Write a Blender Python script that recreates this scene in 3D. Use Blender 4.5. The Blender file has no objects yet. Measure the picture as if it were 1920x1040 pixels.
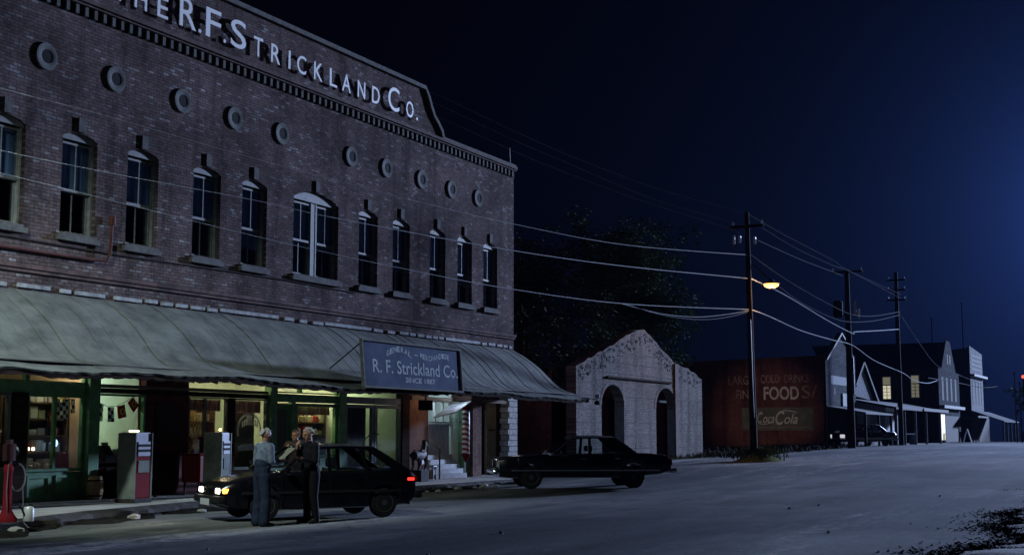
import bpy, bmesh, math, random
from mathutils import Vector, Matrix, Euler
R = math.radians
rnd = random.Random(7)
HAZE_D = 0.000014
scene = bpy.context.scene
# ---------------------------------------------------------------- camera
F_PX, CAM_H, XV, YH = 2500.0, 1.65, 2240.0, 812.0
PITCH = math.atan((YH - 520) / F_PX)
AZ = math.atan((XV - 960) / F_PX * math.cos(PITCH))
cam = bpy.data.cameras.new('camera'); co = bpy.data.objects.new('camera', cam)
scene.collection.objects.link(co); scene.camera = co
co.location = (0, 0, CAM_H)
co.rotation_euler = (R(90) + PITCH, 0, AZ - R(90))
cam.sensor_fit = 'HORIZONTAL'; cam.sensor_width = 36.0
cam.lens = 36.0 * F_PX / 1920.0
cam.clip_start = 0.1; cam.clip_end = 2000
# ---------------------------------------------------------------- world, lights, exposure
scene.view_settings.view_transform = 'Standard'; scene.view_settings.look = 'None'
scene.view_settings.exposure = 0.0; scene.view_settings.gamma = 1.0
w = bpy.data.worlds.new('World'); scene.world = w; w.use_nodes = True
wn = w.node_tree.nodes; wn.clear()
wo = wn.new('ShaderNodeOutputWorld'); bg = wn.new('ShaderNodeBackground')
# night sky: near black, with the blue glow of the floodlit mist low at the end of the street
def _n(kind, op=None, **kw):
    q = wn.new(kind)
    if op: q.operation = op
    return q
tc = _n('ShaderNodeTexCoord'); nrmz = _n('ShaderNodeVectorMath', 'NORMALIZE'); dt = _n('ShaderNodeVectorMath', 'DOT_PRODUCT')
_el, _az = R(8.5), R(1.5)
dt.inputs[1].default_value = (math.cos(_el)*math.cos(_az), math.cos(_el)*math.sin(_az), math.sin(_el))
ac = _n('ShaderNodeMath', 'ARCCOSINE'); L_ = w.node_tree.links
L_.new(tc.outputs['Generated'], nrmz.inputs[0]); L_.new(nrmz.outputs[0], dt.inputs[0]); L_.new(dt.outputs['Value'], ac.inputs[0])
def _glow(tau, amp):
    a = _n('ShaderNodeMath', 'MULTIPLY'); a.inputs[1].default_value = -1/R(tau); L_.new(ac.outputs[0], a.inputs[0])
    e = _n('ShaderNodeMath', 'EXPONENT'); L_.new(a.outputs[0], e.inputs[0]); v = _n('ShaderNodeVectorMath', 'SCALE'); v.inputs[0].default_value = amp; L_.new(e.outputs[0], v.inputs['Scale']); return v
g1 = _glow(3.3, (.023, .064, .30)); g2 = _glow(9, (.0022, .0048, .020)); a1 = _n('ShaderNodeVectorMath', 'ADD'); L_.new(g1.outputs[0], a1.inputs[0]); L_.new(g2.outputs[0], a1.inputs[1])
a2 = _n('ShaderNodeVectorMath', 'ADD'); L_.new(a1.outputs[0], a2.inputs[0]); a2.inputs[1].default_value = (.0003, .0004, .0014)
L_.new(a2.outputs[0], bg.inputs[0]); bg.inputs[1].default_value = 1.0
w.node_tree.links.new(bg.outputs[0], wo.inputs[0])

def lamp(name, kind, loc, energy, col, size=0.3, rot=None, **kw):
    d = bpy.data.lights.new(name, kind); d.energy = energy; d.color = col
    if kind in ('POINT', 'SPOT'): d.shadow_soft_size = size
    for k, v in kw.items(): setattr(d, k, v)
    o = bpy.data.objects.new(name, d); scene.collection.objects.link(o); o.location = loc
    if rot: o.rotation_euler = rot
    return o
KEY = lamp('assumed_night_floodlight', 'POINT', (500, -95, 76), 1.7e7, (0.48, 0.62, 1.0), 9.0)  # main light, an unseen lamp assumed far off to the right
_d = Vector((98, -2, 0))-Vector((159, 9.0, 27))
GLOW = lamp('assumed_far_floodlight', 'SPOT', (159, 9.0, 27), 2.6e5, (0.36, 0.50, 1.0), 0.5, rot=_d.to_track_quat('-Z', 'Y').to_euler(), spot_size=R(58), spot_blend=1.0)  # unseen second lamp, assumed past the right edge, aimed to brighten the far road
_d = Vector((20.0, 20.0, 1.5))-Vector((9.5, 15.5, 11.0))
FILL = lamp('assumed_awning_spot', 'SPOT', (9.5, 15.5, 11.0), 7000, (0.84, 1.0, 0.92), 0.3, rot=_d.to_track_quat('-Z', 'Y').to_euler(), spot_size=R(60), spot_blend=.8)  # unseen lamp assumed left of the view, added to light the awning and road
for lx, ly, lz, e, c in ((19.5, 22.33, 2.95, 6, (1, .85, .55)), (21.2, 22.33, 2.95, 14, (1, .92, .7)), (21.9, 22.33, 2.95, 15, (1, .95, .75)), (26.5, 22.35, 2.95, 12, (1, .82, .5)), (30.7, 22.33, 2.95, 10, (1, .82, .5)), (31.6, 22.33, 2.95, 10, (1, .82, .5)), (38.2, 21.3, 2.9, 22, (.62, .75, 1)), (23.4, 24.6, 2.9, 120, (.80, 1, .88)), (27.6, 23.8, 2.8, 130, (1, .82, .48)),
                      (31.0, 23.2, 2.8, 90, (1, .85, .52)), (34.9, 24.0, 2.7, 26, (.95, 1, .6)), (38.3, 22.9, 2.9, 34, (.62, .75, 1)),
                      (36.6, 21.2, 2.55, 9, (1, .6, .3)), (42.2, 21.4, 2.4, 1.2, (1, .85, .6))):
    lamp('shop_and_porch_light', 'POINT', (lx, ly, lz), e, c, 0.12)  # porch lamps are assumed, no fixtures there; the bluish one is added to brighten the stair
scene.cycles.max_bounces = 6; scene.cycles.transparent_max_bounces = 16
scene.cycles.volume_bounces = 0

# ---------------------------------------------------------------- pixel helpers (photo pixel -> point on a real plane)
_ch = (math.cos(AZ), math.sin(AZ)); _r = (math.sin(AZ), -math.cos(AZ), 0)
_fw = (_ch[0]*math.cos(PITCH), _ch[1]*math.cos(PITCH), math.sin(PITCH))
_up = (-_ch[0]*math.sin(PITCH), -_ch[1]*math.sin(PITCH), math.cos(PITCH))
def ray(x, y):
    u = (x-960)/F_PX; v = (520-y)/F_PX
    return [_fw[i]+u*_r[i]+v*_up[i] for i in range(3)]
def gy(x, y, Y):
    d = ray(x, y); t = Y/d[1]; return Vector((d[0]*t, Y, CAM_H+d[2]*t))
def gx(x, y, X):
    d = ray(x, y); t = X/d[0]; return Vector((X, d[1]*t, CAM_H+d[2]*t))
def gz(x, y, Z):
    d = ray(x, y); t = (Z-CAM_H)/d[2]; return Vector((d[0]*t, d[1]*t, Z))
def terr(x):
    pts = [(-60, 0), (30, 0), (38, .1), (49, .38), (64, .5), (90, .78), (140, .76), (160, .7), (230, -1.5), (600, -14)]
    for (a, za), (b, zb) in zip(pts, pts[1:]):
        if x <= b:
            t = max(0, (x-a)/(b-a)); return za+(zb-za)*t
    return -14

# ---------------------------------------------------------------- materials
MATS = {}
def nt(m):
    m.use_nodes = True; n = m.node_tree.nodes; return n, m.node_tree.links
def mat(name, col, rough=0.7, metal=0.0, emit=0, ecol=None, var=0.0, scale=3.0, bump=0.0, bscale=40, spec=0.15, stretch=(1, 1, 1), col2=None, lo=.35, hi=.65):
    if name in MATS: return MATS[name]
    m = bpy.data.materials.new(name); n, l = nt(m); b = n['Principled BSDF']
    b.inputs['Base Color'].default_value = (*col, 1); b.inputs['Roughness'].default_value = rough
    b.inputs['Metallic'].default_value = metal; b.inputs['Specular IOR Level'].default_value = spec
    if emit: b.inputs['Emission Color'].default_value = (*(ecol or col), 1); b.inputs['Emission Strength'].default_value = emit
    if var or col2:
        g = n.new('ShaderNodeNewGeometry'); mp = n.new('ShaderNodeMapping'); mp.inputs['Scale'].default_value = stretch
        l.new(g.outputs['Position'], mp.inputs['Vector'])
        no = n.new('ShaderNodeTexNoise'); no.inputs['Scale'].default_value = scale; no.inputs['Detail'].default_value = 6; no.inputs['Roughness'].default_value = .65
        l.new(mp.outputs[0], no.inputs['Vector'])
        cr = n.new('ShaderNodeValToRGB'); l.new(no.outputs['Fac'], cr.inputs[0])
        c2 = col2 or tuple(c*(1-var) for c in col); c1 = col if col2 else tuple(min(1, c*(1+var*.6)) for c in col)
        cr.color_ramp.elements[0].position = lo; cr.color_ramp.elements[0].color = (*c2, 1)
        cr.color_ramp.elements[1].position = hi; cr.color_ramp.elements[1].color = (*c1, 1)
        l.new(cr.outputs[0], b.inputs['Base Color'])
        if bump:
            n2 = n.new('ShaderNodeTexNoise'); n2.inputs['Scale'].default_value = bscale; l.new(mp.outputs[0], n2.inputs['Vector'])
            bp = n.new('ShaderNodeBump'); bp.inputs['Strength'].default_value = bump; bp.inputs['Distance'].default_value = .02
            l.new(n2.outputs['Fac'], bp.inputs['Height']); l.new(bp.outputs[0], b.inputs['Normal'])
    MATS[name] = m; return m
def brick(name, axis, c1, c2, mortar, pale=(.36, .34, .33), pale_amt=.62, bw=.21, rh=.076, stain=(.35, 1.15), bump=.5, specks=0):
    m = bpy.data.materials.new(name); n, l = nt(m); b = n['Principled BSDF']; b.inputs['Roughness'].default_value = .9
    b.inputs['Specular IOR Level'].default_value = .02
    g = n.new('ShaderNodeNewGeometry'); s = n.new('ShaderNodeSeparateXYZ'); l.new(g.outputs['Position'], s.inputs[0])
    c = n.new('ShaderNodeCombineXYZ'); l.new(s.outputs['X' if axis == 'x' else 'Y'], c.inputs[0]); l.new(s.outputs['Z'], c.inputs[1])
    def nz(scale, stretch=(1, 1, 1), detail=4, rough=.6):
        mp = n.new('ShaderNodeMapping'); mp.inputs['Scale'].default_value = stretch; l.new(c.outputs[0], mp.inputs['Vector'])
        t = n.new('ShaderNodeTexNoise'); t.inputs['Scale'].default_value = scale; t.inputs['Detail'].default_value = detail; t.inputs['Roughness'].default_value = rough
        l.new(mp.outputs[0], t.inputs['Vector']); return t
    wob = nz(1.3)
    ad = n.new('ShaderNodeMixRGB'); ad.blend_type = 'LINEAR_LIGHT'; ad.inputs[0].default_value = .012
    l.new(c.outputs[0], ad.inputs[1]); l.new(wob.outputs['Color'], ad.inputs[2])
    br = n.new('ShaderNodeTexBrick'); l.new(ad.outputs[0], br.inputs['Vector'])
    br.inputs['Scale'].default_value = 1; br.inputs['Brick Width'].default_value = bw; br.inputs['Row Height'].default_value = rh
    br.inputs['Mortar Size'].default_value = rh*.13; br.inputs['Mortar Smooth'].default_value = .3; br.inputs['Bias'].default_value = -.2
    br.inputs['Color1'].default_value = (*c1, 1); br.inputs['Color2'].default_value = (*c2, 1); br.inputs['Mortar'].default_value = (*mortar, 1)
    # scattered paler bricks / lime smears
    sm = nz(3.4, (1.0, 3.0, 1), 3); r1 = n.new('ShaderNodeValToRGB'); l.new(sm.outputs['Fac'], r1.inputs[0])
    r1.color_ramp.elements[0].position = pale_amt; r1.color_ramp.elements[1].position = pale_amt+.05
    mx = n.new('ShaderNodeMixRGB'); l.new(r1.outputs[0], mx.inputs[0]); l.new(br.outputs['Color'], mx.inputs[1]); mx.inputs[2].default_value = (*pale, 1)
    if specks:   # single bricks still carrying lime wash
        b2 = n.new('ShaderNodeTexBrick'); l.new(ad.outputs[0], b2.inputs['Vector'])
        for k_ in ('Scale', 'Brick Width', 'Row Height', 'Mortar Size'): b2.inputs[k_].default_value = br.inputs[k_].default_value
        b2.inputs['Color1'].default_value = (0, 0, 0, 1); b2.inputs['Color2'].default_value = (1, 1, 1, 1); b2.inputs['Mortar'].default_value = (0, 0, 0, 1)
        rz = n.new('ShaderNodeValToRGB'); l.new(b2.outputs['Color'], rz.inputs[0]); rz.color_ramp.elements[0].position = specks; rz.color_ramp.elements[1].position = specks+.05
        pt = nz(1.1, (1, 1, 1), 5, .7); rp = n.new('ShaderNodeMapRange'); l.new(pt.outputs['Fac'], rp.inputs[0]); rp.inputs[1].default_value = .40; rp.inputs[2].default_value = .66; rp.inputs[3].default_value = .12
        ms = n.new('ShaderNodeMath'); ms.operation = 'MULTIPLY'; l.new(rz.outputs[0], ms.inputs[0]); l.new(rp.outputs[0], ms.inputs[1])
        m3 = n.new('ShaderNodeMixRGB'); l.new(ms.outputs[0], m3.inputs[0]); l.new(mx.outputs[0], m3.inputs[1]); m3.inputs[2].default_value = (.44, .42, .42, 1); mx = m3
    st = nz(.45, (1, 1.4, 1), 8, .7); r2 = n.new('ShaderNodeMapRange'); l.new(st.outputs['Fac'], r2.inputs[0])
    r2.inputs[1].default_value = .3; r2.inputs[2].default_value = .7; r2.inputs[3].default_value = stain[0]; r2.inputs[4].default_value = stain[1]
    fi = nz(9, (1, 1.2, 1), 6, .75); r3 = n.new('ShaderNodeMapRange'); l.new(fi.outputs['Fac'], r3.inputs[0])
    r3.inputs[1].default_value = .35; r3.inputs[2].default_value = .65; r3.inputs[3].default_value = .62; r3.inputs[4].default_value = 1.25
    mu = n.new('ShaderNodeMath'); mu.operation = 'MULTIPLY'; l.new(r2.outputs[0], mu.inputs[0]); l.new(r3.outputs[0], mu.inputs[1])
    vs = nz(1.6, (1, .10, 1), 5, .6); r5 = n.new('ShaderNodeMapRange'); l.new(vs.outputs['Fac'], r5.inputs[0])   # rain streaks
    r5.inputs[1].default_value = .34; r5.inputs[2].default_value = .52; r5.inputs[3].default_value = .55; r5.inputs[4].default_value = 1.05
    m6 = n.new('ShaderNodeMath'); m6.operation = 'MULTIPLY'; l.new(mu.outputs[0], m6.inputs[0]); l.new(r5.outputs[0], m6.inputs[1]); mu = m6
    vm = n.new('ShaderNodeVectorMath'); vm.operation = 'SCALE'; l.new(mx.outputs[0], vm.inputs[0]); l.new(mu.outputs[0], vm.inputs['Scale'])
    l.new(vm.outputs[0], b.inputs['Base Color'])
    hh = n.new('ShaderNodeMath'); hh.operation = 'ADD'; l.new(fi.outputs['Fac'], hh.inputs[0])
    iv = n.new('ShaderNodeMath'); iv.operation = 'SUBTRACT'; iv.inputs[0].default_value = 1; l.new(br.outputs['Fac'], iv.inputs[1]); l.new(iv.outputs[0], hh.inputs[1])
    bp = n.new('ShaderNodeBump'); bp.inputs['Strength'].default_value = bump; bp.inputs['Distance'].default_value = .012
    l.new(hh.outputs[0], bp.inputs['Height']); l.new(bp.outputs[0], b.inputs['Normal'])
    MATS[name] = m; return m
def glass(name, tint=(.8, .85, .9), refl=.12, rough=.05):
    m = bpy.data.materials.new(name); n, l = nt(m); n.clear()
    o = n.new('ShaderNodeOutputMaterial'); t = n.new('ShaderNodeBsdfTransparent'); t.inputs[0].default_value = (*tint, 1)
    g = n.new('ShaderNodeBsdfGlossy'); g.inputs['Roughness'].default_value = rough
    f = n.new('ShaderNodeLayerWeight'); f.inputs['Blend'].default_value = .25
    mr = n.new('ShaderNodeMapRange'); mr.inputs[3].default_value = refl*.4; mr.inputs[4].default_value = min(1, refl*4)
    l.new(f.outputs['Fresnel'], mr.inputs[0]); mx = n.new('ShaderNodeMixShader'); l.new(mr.outputs[0], mx.inputs[0])
    l.new(t.outputs[0], mx.inputs[1]); l.new(g.outputs[0], mx.inputs[2]); l.new(mx.outputs[0], o.inputs[0])
    MATS[name] = m; return m
BR_X = brick('worn_red_brick_front', 'x', (.205, .148, .145), (.105, .078, .083), (.085, .072, .072), pale=(.23, .185, .175), pale_amt=.64, specks=.84)
BR_Y = brick('red_brick_side', 'y', (.22, .085, .07), (.14, .055, .05), (.16, .13, .12), pale_amt=.8)
BR_RED = brick('painted_red_brick', 'y', (.20, .078, .065), (.15, .06, .052), (.13, .07, .06), pale_amt=.85, stain=(.5, 1.1))
BR_W = brick('whitewashed_brick', 'x', (.30, .275, .26), (.18, .155, .145), (.17, .155, .15), pale=(.36, .35, .34), pale_amt=.6, stain=(.62, 1.1), bump=.7, specks=.93)
BR_WY = brick('brick_dark_side', 'y', (.10, .06, .055), (.07, .045, .04), (.08, .07, .065), pale_amt=.8)
BR_PIER = brick('brick_pier', 'x', (.22, .12, .10), (.30, .2, .17), (.25, .2, .18), pale_amt=.7)
M_TRIM = mat('weathered_stone', (.125, .125, .12), .9, var=.35, scale=6, bump=.3)
M_DARK = mat('dark_matte', (.035, .03, .03), .95, var=.5, scale=5)
M_BAND = mat('dark_band_brick', (.06, .045, .045), .95, col2=(.16, .10, .095), scale=2.2, lo=.42, hi=.6)
M_RING = mat('vent_ring_stone', (.15, .155, .15), .9, var=.25, scale=5)
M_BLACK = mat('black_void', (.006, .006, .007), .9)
M_WHITEP = mat('old_white_paint', (.62, .62, .6), .7, var=.3, scale=5)
M_FLASH = mat('white_flashing', (.34, .35, .36), .8, var=.5, scale=4)
M_LETTER = mat('white_letter', (.85, .86, .88), .45)
M_GREEN = mat('green_paint', (.10, .24, .12), .55, var=.3, scale=4)
M_BLUEGR = mat('blue_grey_paint', (.10, .13, .17), .6, var=.3, scale=4)
M_CURT = mat('pale_window_shade', (.32, .44, .66), .8, var=.15, scale=3, stretch=(9, 1, .6))
M_FRAME = mat('window_frame_paint', (.20, .205, .20), .6, var=.3, scale=8)
M_WOODD = mat('dark_wood', (.030, .021, .016), .95, spec=.02, var=.4, scale=4, stretch=(.4, 1, 6))
M_BEAM = mat('old_beam', (.16, .13, .10), .85, var=.4, scale=3, stretch=(.4, 2, 4))
M_TINROOF = mat('old_tin_roof', (.15, .158, .142), .8, metal=0.0, var=.42, scale=1.1, stretch=(1, 1, 2), bump=.15, bscale=3, spec=.1)
M_DKROOF = mat('dark_roof', (.03, .03, .032), .9)
M_GLASS = glass('window_glass', (.82, .87, .92), .10)
M_SHOPGL = glass('shop_glass', (.9, .92, .9), .05)
M_CARGL = glass('car_glass', (.8, .84, .84), .16, .02)
M_INTW = mat('interior_wall', (.55, .64, .55), .8, var=.1, scale=2)
M_INTF = mat('interior_floor', (.14, .10, .07), .6, var=.3, scale=3)
M_SHELF = mat('shelf_wood', (.16, .10, .06), .7, var=.3)
M_TAN = mat('tan_panel', (.5, .33, .2), .8, var=.2, scale=2)
M_REDD = mat('dark_red_wall', (.10, .022, .02), .8, var=.4, scale=3)
M_CONC = mat('sidewalk_concrete', (.30, .29, .27), .9, var=.3, scale=1.2, bump=.3)
M_CONCD = mat('kerb_stone', (.028, .026, .024), .95, var=.55, scale=2.0, bump=.6)  # darkened to put the shadow of the kerb face into the stone
M_CHROME = mat('chrome', (.6, .6, .6), .18, metal=1)
M_RUBBER = mat('rubber', (.012, .012, .013), .8)
M_HUB = mat('hub_metal', (.07, .07, .08), .5, metal=.5)
M_REDP = mat('red_enamel', (.12, .008, .012), .8, spec=.04)
M_GREYP = mat('grey_enamel', (.15, .17, .155), .8, spec=.05, var=.2, scale=3)
M_LTBLUE = mat('pale_enamel', (.17, .19, .23), .4, var=.15, scale=5)
M_WIRE = mat('cable_sheath', (.42, .43, .46), .9, spec=.05)
M_WIRE2 = mat('thin_wire', (.20, .21, .24), .95, spec=.02)
M_POLE = mat('creosoted_timber', (.032, .026, .022), .9, var=.4, scale=3, stretch=(5, 5, .4))
M_PORC = mat('porcelain', (.7, .72, .75), .3)
M_SIGNB = mat('faded_blue_sign', (.022, .042, .085), .95, col2=(.05, .075, .14), scale=1.4, lo=.4, hi=.62)
M_SIGNT = mat('sign_lettering', (.36, .40, .46), .95, var=.25, scale=9)
M_SIDING = mat('grey_clapboard', (.13, .135, .15), .85, var=.3, scale=1.2, stretch=(1, 1, 7), spec=0)
M_SIDINGW = mat('white_clapboard', (.30, .31, .33), .8, var=.2, scale=1.2, stretch=(1, 1, 7), spec=0)
M_LEAF = mat('tree_leaf', (.10, .13, .09), .9, var=.5, scale=.8, spec=0)
M_BARK = mat('bark', (.05, .04, .03), .95, var=.3)
M_GRASS = mat('dry_grass', (.12, .15, .07), .95, spec=0, var=.4, scale=1.2)

# ---------------------------------------------------------------- mesh helpers
class MB:
    def __init__(s): s.v = []; s.f = []
    def add(s, vs, fs):
        k = len(s.v); s.v += [tuple(v) for v in vs]; s.f += [[i+k for i in f] for f in fs]
    def box(s, x0, x1, y0, y1, z0, z1):
        if x0 > x1: x0, x1 = x1, x0
        if y0 > y1: y0, y1 = y1, y0
        s.add([(x0,y0,z0),(x1,y0,z0),(x1,y1,z0),(x0,y1,z0),(x0,y0,z1),(x1,y0,z1),(x1,y1,z1),(x0,y1,z1)],
              [(0,3,2,1),(4,5,6,7),(0,1,5,4),(1,2,6,5),(2,3,7,6),(3,0,4,7)]); return s
    def bbox(s, x0, x1, y0, y1, z0, z1, b=.02):
        # box with all twelve edges chamfered
        if x0 > x1: x0, x1 = x1, x0
        if y0 > y1: y0, y1 = y1, y0
        bm = bmesh.new(); r = bmesh.ops.create_cube(bm, size=1)
        for v in bm.verts: v.co = ((x0+x1)/2+v.co.x*(x1-x0), (y0+y1)/2+v.co.y*(y1-y0), (z0+z1)/2+v.co.z*(z1-z0))
        b = min(b, (x1-x0)*.4, (y1-y0)*.4, (z1-z0)*.4)
        bmesh.ops.bevel(bm, geom=bm.edges[:], offset=b, segments=2, affect='EDGES', profile=.6)
        s.bm(bm); return s
    def bm(s, bm, M=None):
        bm.verts.index_update()
        s.add([(M @ v.co) if M else v.co for v in bm.verts], [[v.index for v in f.verts] for f in bm.faces]); bm.free()
    def prism(s, poly, y0, y1, plane='xz'):
        n = len(poly)
        def P(a, b, y): return (a, y, b) if plane == 'xz' else ((y, a, b) if plane == 'yz' else (a, b, y))
        s.add([P(a, b, y0) for a, b in poly]+[P(a, b, y1) for a, b in poly],
              [list(range(n)), list(range(2*n-1, n-1, -1))]+[(i, n+i, n+(i+1) % n, (i+1) % n) for i in range(n)]); return s
    def tube(s, path, r, n=8, r1=None, cap=True):
        path = [Vector(p) for p in path]; m = len(path); rings = []
        prev = None
        for i, p in enumerate(path):
            d = (path[min(i+1, m-1)]-path[max(i-1, 0)]).normalized()
            a = Vector((0, 0, 1)) if abs(d.z) < .9 else Vector((1, 0, 0))
            if prev is not None: a = prev
            u = (a-d*a.dot(d)).normalized(); prev = u; v = d.cross(u)
            rr = r if not callable(r) else r(i/(m-1)); 
            if r1 is not None: rr = r+(r1-r)*i/(m-1)
            rings.append([p+(u*math.cos(t)+v*math.sin(t))*rr for t in [2*math.pi*k/n for k in range(n)]])
        k = len(s.v)
        for rg in rings: s.v += [tuple(q) for q in rg]
        for i in range(m-1):
            for j in range(n): s.f.append([k+i*n+j, k+i*n+(j+1) % n, k+(i+1)*n+(j+1) % n, k+(i+1)*n+j])
        if cap: s.f.append([k+j for j in range(n)][::-1]); s.f.append([k+(m-1)*n+j for j in range(n)])
        return s
    def lathe(s, prof, c=(0, 0, 0), n=20, axis='z'):
        k = len(s.v); m = len(prof)
        for r_, z in prof:
            for j in range(n):
                t = 2*math.pi*j/n; a, b = r_*math.cos(t), r_*math.sin(t)
                p = (a, b, z) if axis == 'z' else ((a, z, b) if axis == 'y' else (z, a, b))
                s.v.append((c[0]+p[0], c[1]+p[1], c[2]+p[2]))
        for i in range(m-1):
            for j in range(n): s.f.append([k+i*n+j, k+i*n+(j+1) % n, k+(i+1)*n+(j+1) % n, k+(i+1)*n+j])
        s.f.append([k+j for j in range(n)][::-1]); s.f.append([k+(m-1)*n+j for j in range(n)]); return s
    def grid(s, rows):
        k = len(s.v); n = len(rows[0])
        for r_ in rows: s.v += [tuple(p) for p in r_]
        for i in range(len(rows)-1):
            for j in range(n-1): s.f.append([k+i*n+j, k+i*n+j+1, k+(i+1)*n+j+1, k+(i+1)*n+j])
        return s
    def ball(s, c, rx, ry=None, rz=None, n=12):
        ry = ry or rx; rz = rz or rx
        bm = bmesh.new(); bmesh.ops.create_uvsphere(bm, u_segments=n, v_segments=max(6, n*2//3), radius=1)
        for v in bm.verts: v.co = (c[0]+v.co.x*rx, c[1]+v.co.y*ry, c[2]+v.co.z*rz)
        s.bm(bm); return s
    def build(s, name, m, parent=None, smooth=False, label=None):
        me = bpy.data.meshes.new(name)
        off = Vector(parent_world(parent)) if (parent is not None and not parent.get('_local')) else Vector((0, 0, 0))
        if parent is None:
            xs = [v[0] for v in s.v]; ys = [v[1] for v in s.v]; off = Vector(((min(xs)+max(xs))/2, (min(ys)+max(ys))/2, min(v[2] for v in s.v)))
        me.from_pydata([tuple(Vector(v)-off) for v in s.v], [], s.f); me.validate()
        bm = bmesh.new(); bm.from_mesh(me); bmesh.ops.recalc_face_normals(bm, faces=bm.faces); bm.to_mesh(me); bm.free()
        me.materials.append(m)
        o = bpy.data.objects.new(name, me); scene.collection.objects.link(o)
        if parent is None: o.location = off
        if parent is not None: o.parent = parent
        if parent is not None and parent.get('_local'): o['_local'] = 1
        if smooth:
            me.polygons.foreach_set('use_smooth', [True]*len(me.polygons)); me.set_sharp_from_angle(angle=R(38))
        if label: o['label'] = label
        return o
def parent_world(o):
    p = Vector((0, 0, 0))
    while o is not None: p += Vector(o.location); o = o.parent
    return p
def tag(o, label, cat, group=None, kind=None):
    if label: o['label'] = label
    if cat: o['category'] = cat
    if group: o['group'] = group
    if kind: o['kind'] = kind
    return o
def thing(name, label, cat, loc=(0, 0, 0), rz=0, group=None, local=False):
    o = bpy.data.objects.new(name, None); scene.collection.objects.link(o); o.empty_display_size = .2
    o.location = loc; o.rotation_euler = (0, 0, rz); tag(o, label, cat, group)
    if local or rz: o['_local'] = 1
    return o
def structure(o): o['kind'] = 'structure'; return o
def copy_tree(o, parent=None):
    c = o.copy(); scene.collection.objects.link(c)
    if parent is not None: c.parent = parent
    for ch in list(o.children): copy_tree(ch, c)
    return c
def text_bm(txt, spacing=1.0, bold=0.0, shear=0.0):
    cu = bpy.data.curves.new('t', 'FONT'); cu.body = txt; cu.size = 1; cu.space_character = spacing; cu.offset = bold; cu.shear = shear; cu.resolution_u = 4
    ob = bpy.data.objects.new('t', cu); scene.collection.objects.link(ob)
    dg = bpy.context.evaluated_depsgraph_get(); dg.update()
    me = bpy.data.meshes.new_from_object(ob.evaluated_get(dg)); bpy.data.objects.remove(ob); bpy.data.curves.remove(cu)
    vs = [v.co.copy() for v in me.vertices]; fs = [list(p.vertices) for p in me.polygons]; bpy.data.meshes.remove(me)
    x0 = min(v.x for v in vs); x1 = max(v.x for v in vs); y0 = min(v.y for v in vs); y1 = max(v.y for v in vs)
    return vs, fs, x0, x1, y0, y1
def extr(vs, fs, fn, depth):
    # flat glyph -> solid: fn maps (x, y, d) to world
    n = len(vs); from collections import Counter
    ec = Counter()
    for f in fs:
        for i in range(len(f)): ec[(f[i], f[(i+1) % len(f)])] += 1
    V = [fn(v.x, v.y, 0) for v in vs]+[fn(v.x, v.y, depth) for v in vs]
    Fc = [f for f in fs]+[[i+n for i in f][::-1] for f in fs]
    for (a, b) in ec:
        if (b, a) not in ec: Fc.append([a, b, b+n, a+n])
    return V, Fc
def put_text(mb, txt, x0, x1, z0, z1, fn, depth=.02, **kw):
    """text stretched to fill a rectangle; fn(u, v, d) maps rectangle coords to the world"""
    vs, fs, a0, a1, b0, b1 = text_bm(txt, **kw)
    sx = (x1-x0)/max(1e-6, a1-a0); sz = (z1-z0)/max(1e-6, b1-b0)
    V, Fc = extr(vs, fs, lambda x, y, d: fn(x0+(x-a0)*sx, z0+(y-b0)*sz, d), depth)
    mb.add(V, Fc)
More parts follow.
